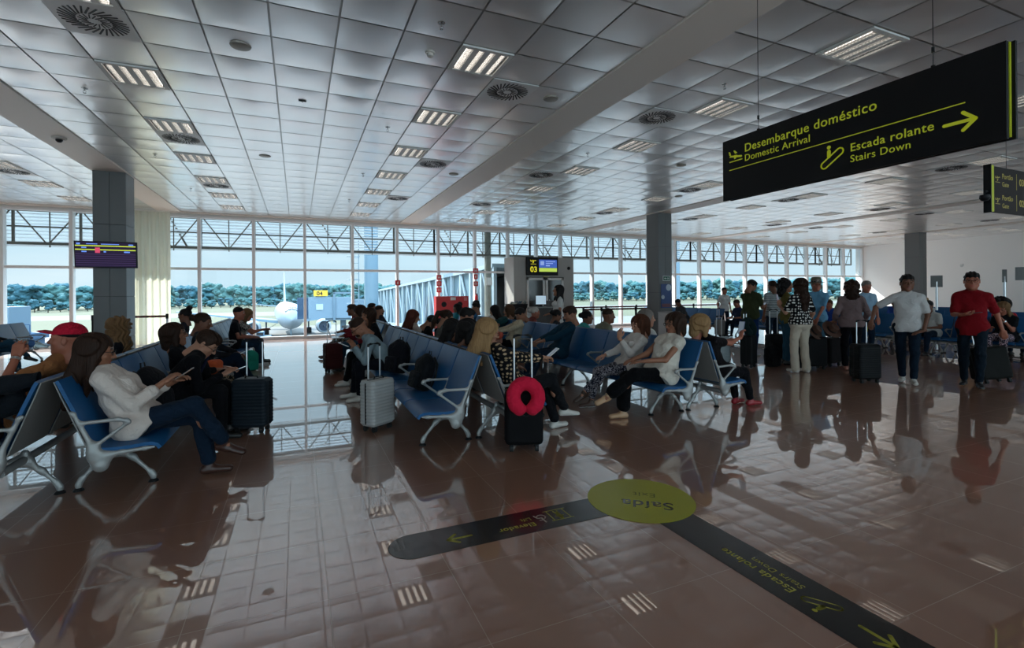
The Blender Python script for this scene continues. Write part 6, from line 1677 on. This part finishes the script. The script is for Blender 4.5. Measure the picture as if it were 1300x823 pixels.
b = MB(); quadbox(b, -.10, 3.1, 0, Lb, -.35, -.05, -1.25, -.95); b.build('floor_beam', JB, jb)
b = MB(); quadbox(b, .08, .12, 0, Lb, -.05, 2.62, -.95, 1.80); quadbox(b, 2.9, 2.94, 0, Lb, -.05, 2.62, -.95, 1.80); b.build('glazed_wall', JBD, jb)
b = MB(); nb_ = 19
for k in range(nb_+1):
    t = k/nb_; y = Lb*t; zt_, z0_ = 2.66-.84*t, -.1-.9*t
    for xx in (0, 3.0):
        b.b2(xx-.07, xx+.07, y-.09, y+.09, z0_, zt_)
b.build('posts', JB, jb); b = MB()
for k in range(nb_):
    t, t2 = k/nb_, (k+1)/nb_
    for xx in (0, 3.0):
        b.tube([(xx, Lb*t, (2.66-.84*t) if k % 2 else (-.1-.9*t)), (xx, Lb*t2, (-.1-.9*t2) if k % 2 else (2.66-.84*t2))], .055, 6)
b.build('diagonals', JB, jb)
for t in (.35, .92):
    MB().tube([(1.5, Lb*t, GZ), (1.5, Lb*t, -.5)], .35, 12).build('support_column', JB, jb)

# stand 04 bridge at the aircraft
BB = mat('blue_grey_bridge', (.10, .16, .21), .5); BBD = mat('bellows_dark_blue', (.02, .06, .12), .6)
b4 = empty('jet_bridge', (2.0, 74.5, 0), R_(-2), 'blue grey boarding bridge docked at the parked aircraft with a yellow 04 board', 'jet bridge')
MB().b2(1.6, 16, -1.5, 1.5, -2.0, .9).build('rear_tunnel', BB, b4)
MB().b2(-.6, 5.2, -1.7, 1.7, -1.7, 1.25).build('front_tunnel', mat('bridge_pale', (.14, .21, .27), .5), b4)
b = MB()
for k in range(9): b.b2(-2.0+k*.2, -1.9+k*.2, -1.6, 1.6, -1.75, 1.2)
b.b2(-2.0, -.2, -1.5, 1.5, -1.7, 1.15).build('bellows', BBD, b4)
MB().b2(2.6, 2.9, -1.9, -1.6, -2.3, 1.9).b2(5.1, 5.4, -1.9, -1.6, -2.3, 1.9).b2(2.6, 5.4, -1.9, -1.6, 1.7, 1.95).build('lift_frame', BB, b4)
MB().tube([(4, 0, -2), (4, 0, -4.2)], .4, 12).build('lift_column', BB, b4)
for sx in (3.3, 4.7):
    MB().tube([(sx-.25, -.6, -4.65), (sx+.25, -.6, -4.65)], .55, 18).build('wheel', RUBBER, b4, smooth=True)
MB().b2(.4, 1.3, -1.78, -1.72, -.5, .3).build('window_pane', mat('pale_screen_glass', (.35, .45, .5), .2), b4)
sb = MB().b2(.1, 1.9, -1.9, -1.75, 1.4, 2.2).build('number_board', mat('board_yellow', (.70, .42, .02), .5), b4)
text('04', .75, BLACKP, b4, Matrix(((1, 0, 0, .48), (0, 0, -1, -1.91), (0, 1, 0, 1.52), (0, 0, 0, 1))), bold=.02)

# aircraft, nose toward the hall
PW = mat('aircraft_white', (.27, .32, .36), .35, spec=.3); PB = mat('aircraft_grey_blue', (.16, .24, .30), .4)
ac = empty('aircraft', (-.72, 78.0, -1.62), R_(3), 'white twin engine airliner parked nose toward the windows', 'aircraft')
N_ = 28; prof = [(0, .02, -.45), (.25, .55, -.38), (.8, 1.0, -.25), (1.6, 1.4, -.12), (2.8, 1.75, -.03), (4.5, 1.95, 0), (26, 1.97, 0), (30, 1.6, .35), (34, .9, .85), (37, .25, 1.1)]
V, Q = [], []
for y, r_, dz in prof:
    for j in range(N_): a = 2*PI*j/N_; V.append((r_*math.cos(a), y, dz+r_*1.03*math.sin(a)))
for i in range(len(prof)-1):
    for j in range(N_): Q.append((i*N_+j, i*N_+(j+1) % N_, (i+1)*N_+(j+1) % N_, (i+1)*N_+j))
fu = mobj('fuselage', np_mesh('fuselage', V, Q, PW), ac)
# cockpit windows follow the nose
def nose_pt(a, y):
    for (y0_, r0_, d0_), (y1_, r1_, d1_) in zip(prof[:-1], prof[1:]):
        if y0_ <= y <= y1_: t = (y-y0_)/(y1_-y0_); r_ = r0_+(r1_-r0_)*t+.03; dz = d0_+(d1_-d0_)*t; return (r_*math.cos(a), y-.03, dz+r_*1.03*math.sin(a))
b = MB()
for a0, a1 in ((1.60, 1.98), (1.16, 1.54), (2.03, 2.36), (.78, 1.11)):
    k = 0.0; ya, yb = 1.15, 1.95
    b.add([nose_pt(a0, ya), nose_pt(a1, ya), nose_pt(a1, yb), nose_pt(a0, yb)], [(0, 1, 2, 3)])
b.build('cockpit_glass', GLASSD, fu)
for sx in (-1, 1):
    b = MB(); b.add([(sx*1.6, 11.5, -1.0), (sx*1.6, 17.5, -1.0), (sx*16.8, 21.5, .6), (sx*16.8, 20.0, .6), (sx*1.6, 11.5, -1.45), (sx*1.6, 17.5, -1.3), (sx*16.8, 21.5, .5), (sx*16.8, 20.0, .5)], [(0, 1, 2, 3), (4, 5, 6, 7), (0, 3, 7, 4), (1, 2, 6, 5), (3, 2, 6, 7), (0, 1, 5, 4)])
    b.build('wing', PB, ac)
    b = MB(); b.add([(sx*.5, 32, 1.0), (sx*.5, 35, 1.0), (sx*6, 36.5, 1.5), (sx*6, 35.4, 1.5), (sx*.5, 32, .8), (sx*.5, 35, .8), (sx*6, 36.5, 1.4), (sx*6, 35.4, 1.4)], [(0, 1, 2, 3), (4, 5, 6, 7), (0, 3, 7, 4), (1, 2, 6, 5), (3, 2, 6, 7), (0, 1, 5, 4)])
    b.build('tailplane', PB, ac)
    en = MB().lathe([(.85, 0), (1.08, .12), (1.2, .6), (1.2, 2.0), (.8, 3.6), (.0, 3.7)], n=28).xf(Matrix.Translation((sx*5.3, 9.8, -2.0)) @ Matrix.Rotation(-PI/2, 4, 'X')).build('engine', PW, ac, smooth=True)
    MB().lathe([(0, .1), (.1, .12), (.18, .45), (.86, .5)], n=28).xf(Matrix.Translation((sx*5.3, 9.8, -2.0)) @ Matrix.Rotation(-PI/2, 4, 'X')).build('fan', mat('fan_dark', (.03, .05, .08), .4), en, smooth=True)
    MB().b2(sx*5.3-.12, sx*5.3+.12, 11.2, 14.2, -1.5, -.6).build('pylon', PB, en)
    MB().tube([(sx*3.4, 17, -1.2), (sx*3.4, 17, -3.2)], .14, 8).build('main_gear_leg', PB, ac)
    MB().tube([(sx*3.4-.45, 17, -3.05), (sx*3.4+.45, 17, -3.05)], .53, 16).build('main_wheels', RUBBER, ac, smooth=True)
b = MB(); b.add([(-.16, 29.5, 1.6), (-.16, 35.2, 1.6), (-.06, 37.6, 8.0), (-.06, 35.2, 8.0), (.16, 29.5, 1.6), (.16, 35.2, 1.6), (.06, 37.6, 8.0), (.06, 35.2, 8.0)], [(0, 1, 2, 3), (4, 5, 6, 7), (0, 3, 7, 4), (1, 2, 6, 5), (3, 2, 6, 7), (0, 1, 5, 4)])
b.build('tail_fin', PW, ac)
MB().tube([(0, 4.5, -1.8), (0, 4.5, -3.3)], .10, 8).build('nose_gear_leg', PB, ac)
MB().tube([(-.28, 4.5, -3.22), (.28, 4.5, -3.22)], .36, 14).build('nose_wheels', RUBBER, ac, smooth=True)
for x, y, rz, c, nm in ((-4.9, 77, 0, (.06, .12, .18), 'dark tow tractor parked on the apron left of the aircraft nose'), (-9.0, 47.5, R_(20), (.10, .42, .50), 'turquoise baggage cart on the apron seen behind the seated travellers')):
    r = empty('ground_vehicle', (x, y, GZ), rz, nm, 'vehicle'); m_ = mat('vehicle_%02d' % int(c[1]*99), c, .5)
    MB().b2(-1.5, 1.5, -.8, .8, .45, 1.1).b2(-.9, .6, -.75, .75, 1.1, 1.7).build('vehicle_body', m_, r, bevel=.05)
    MB().b2(-.8, .5, -.77, .77, 1.2, 1.6).build('cab_windows', GLASSD, r)
    for sx in (-1, 1):
        for sy in (-.75, .75): MB().tube([(sx, sy-.12, .42), (sx, sy+.12, .42)], .42, 14).build('wheel', RUBBER, r, smooth=True)
r = empty('loading_vehicle', (-17.7, 43.8, GZ), R_(-5), 'blue grey airport lift truck with a small square window outside at the left edge', 'vehicle')
MB().b2(-1.2, .5, -1.2, 1.2, 3.4, 6.1).build('cabin', BB, r, bevel=.04)
MB().b2(-.55, -.15, -1.22, -1.18, 5.1, 5.6).build('window_pane', mat('pale_screen_glass', (.35, .45, .5), .2), r)
MB().b2(-1.2, 1.6, -1.0, 1.0, 3.9, 4.3).build('platform', BBD, r); b = MB()
for k in range(6): b.tube([(-1+k*.5, -1, 4.3), (-1+k*.5, -1, 4.9)], .04, 6)
b.tube([(-1, -1, 4.9), (1.5, -1, 4.9)], .04, 6).build('railing', BBD, r)
MB().b2(-1.0, 1.4, -.9, .9, .6, 3.9).build('chassis', BBD, r)
for sx in (-.5, 1.0):
    MB().tube([(sx, -1.0, .5), (sx, -.7, .5)], .5, 14).build('wheel', RUBBER, r, smooth=True)
bpy.context.view_layer.update()
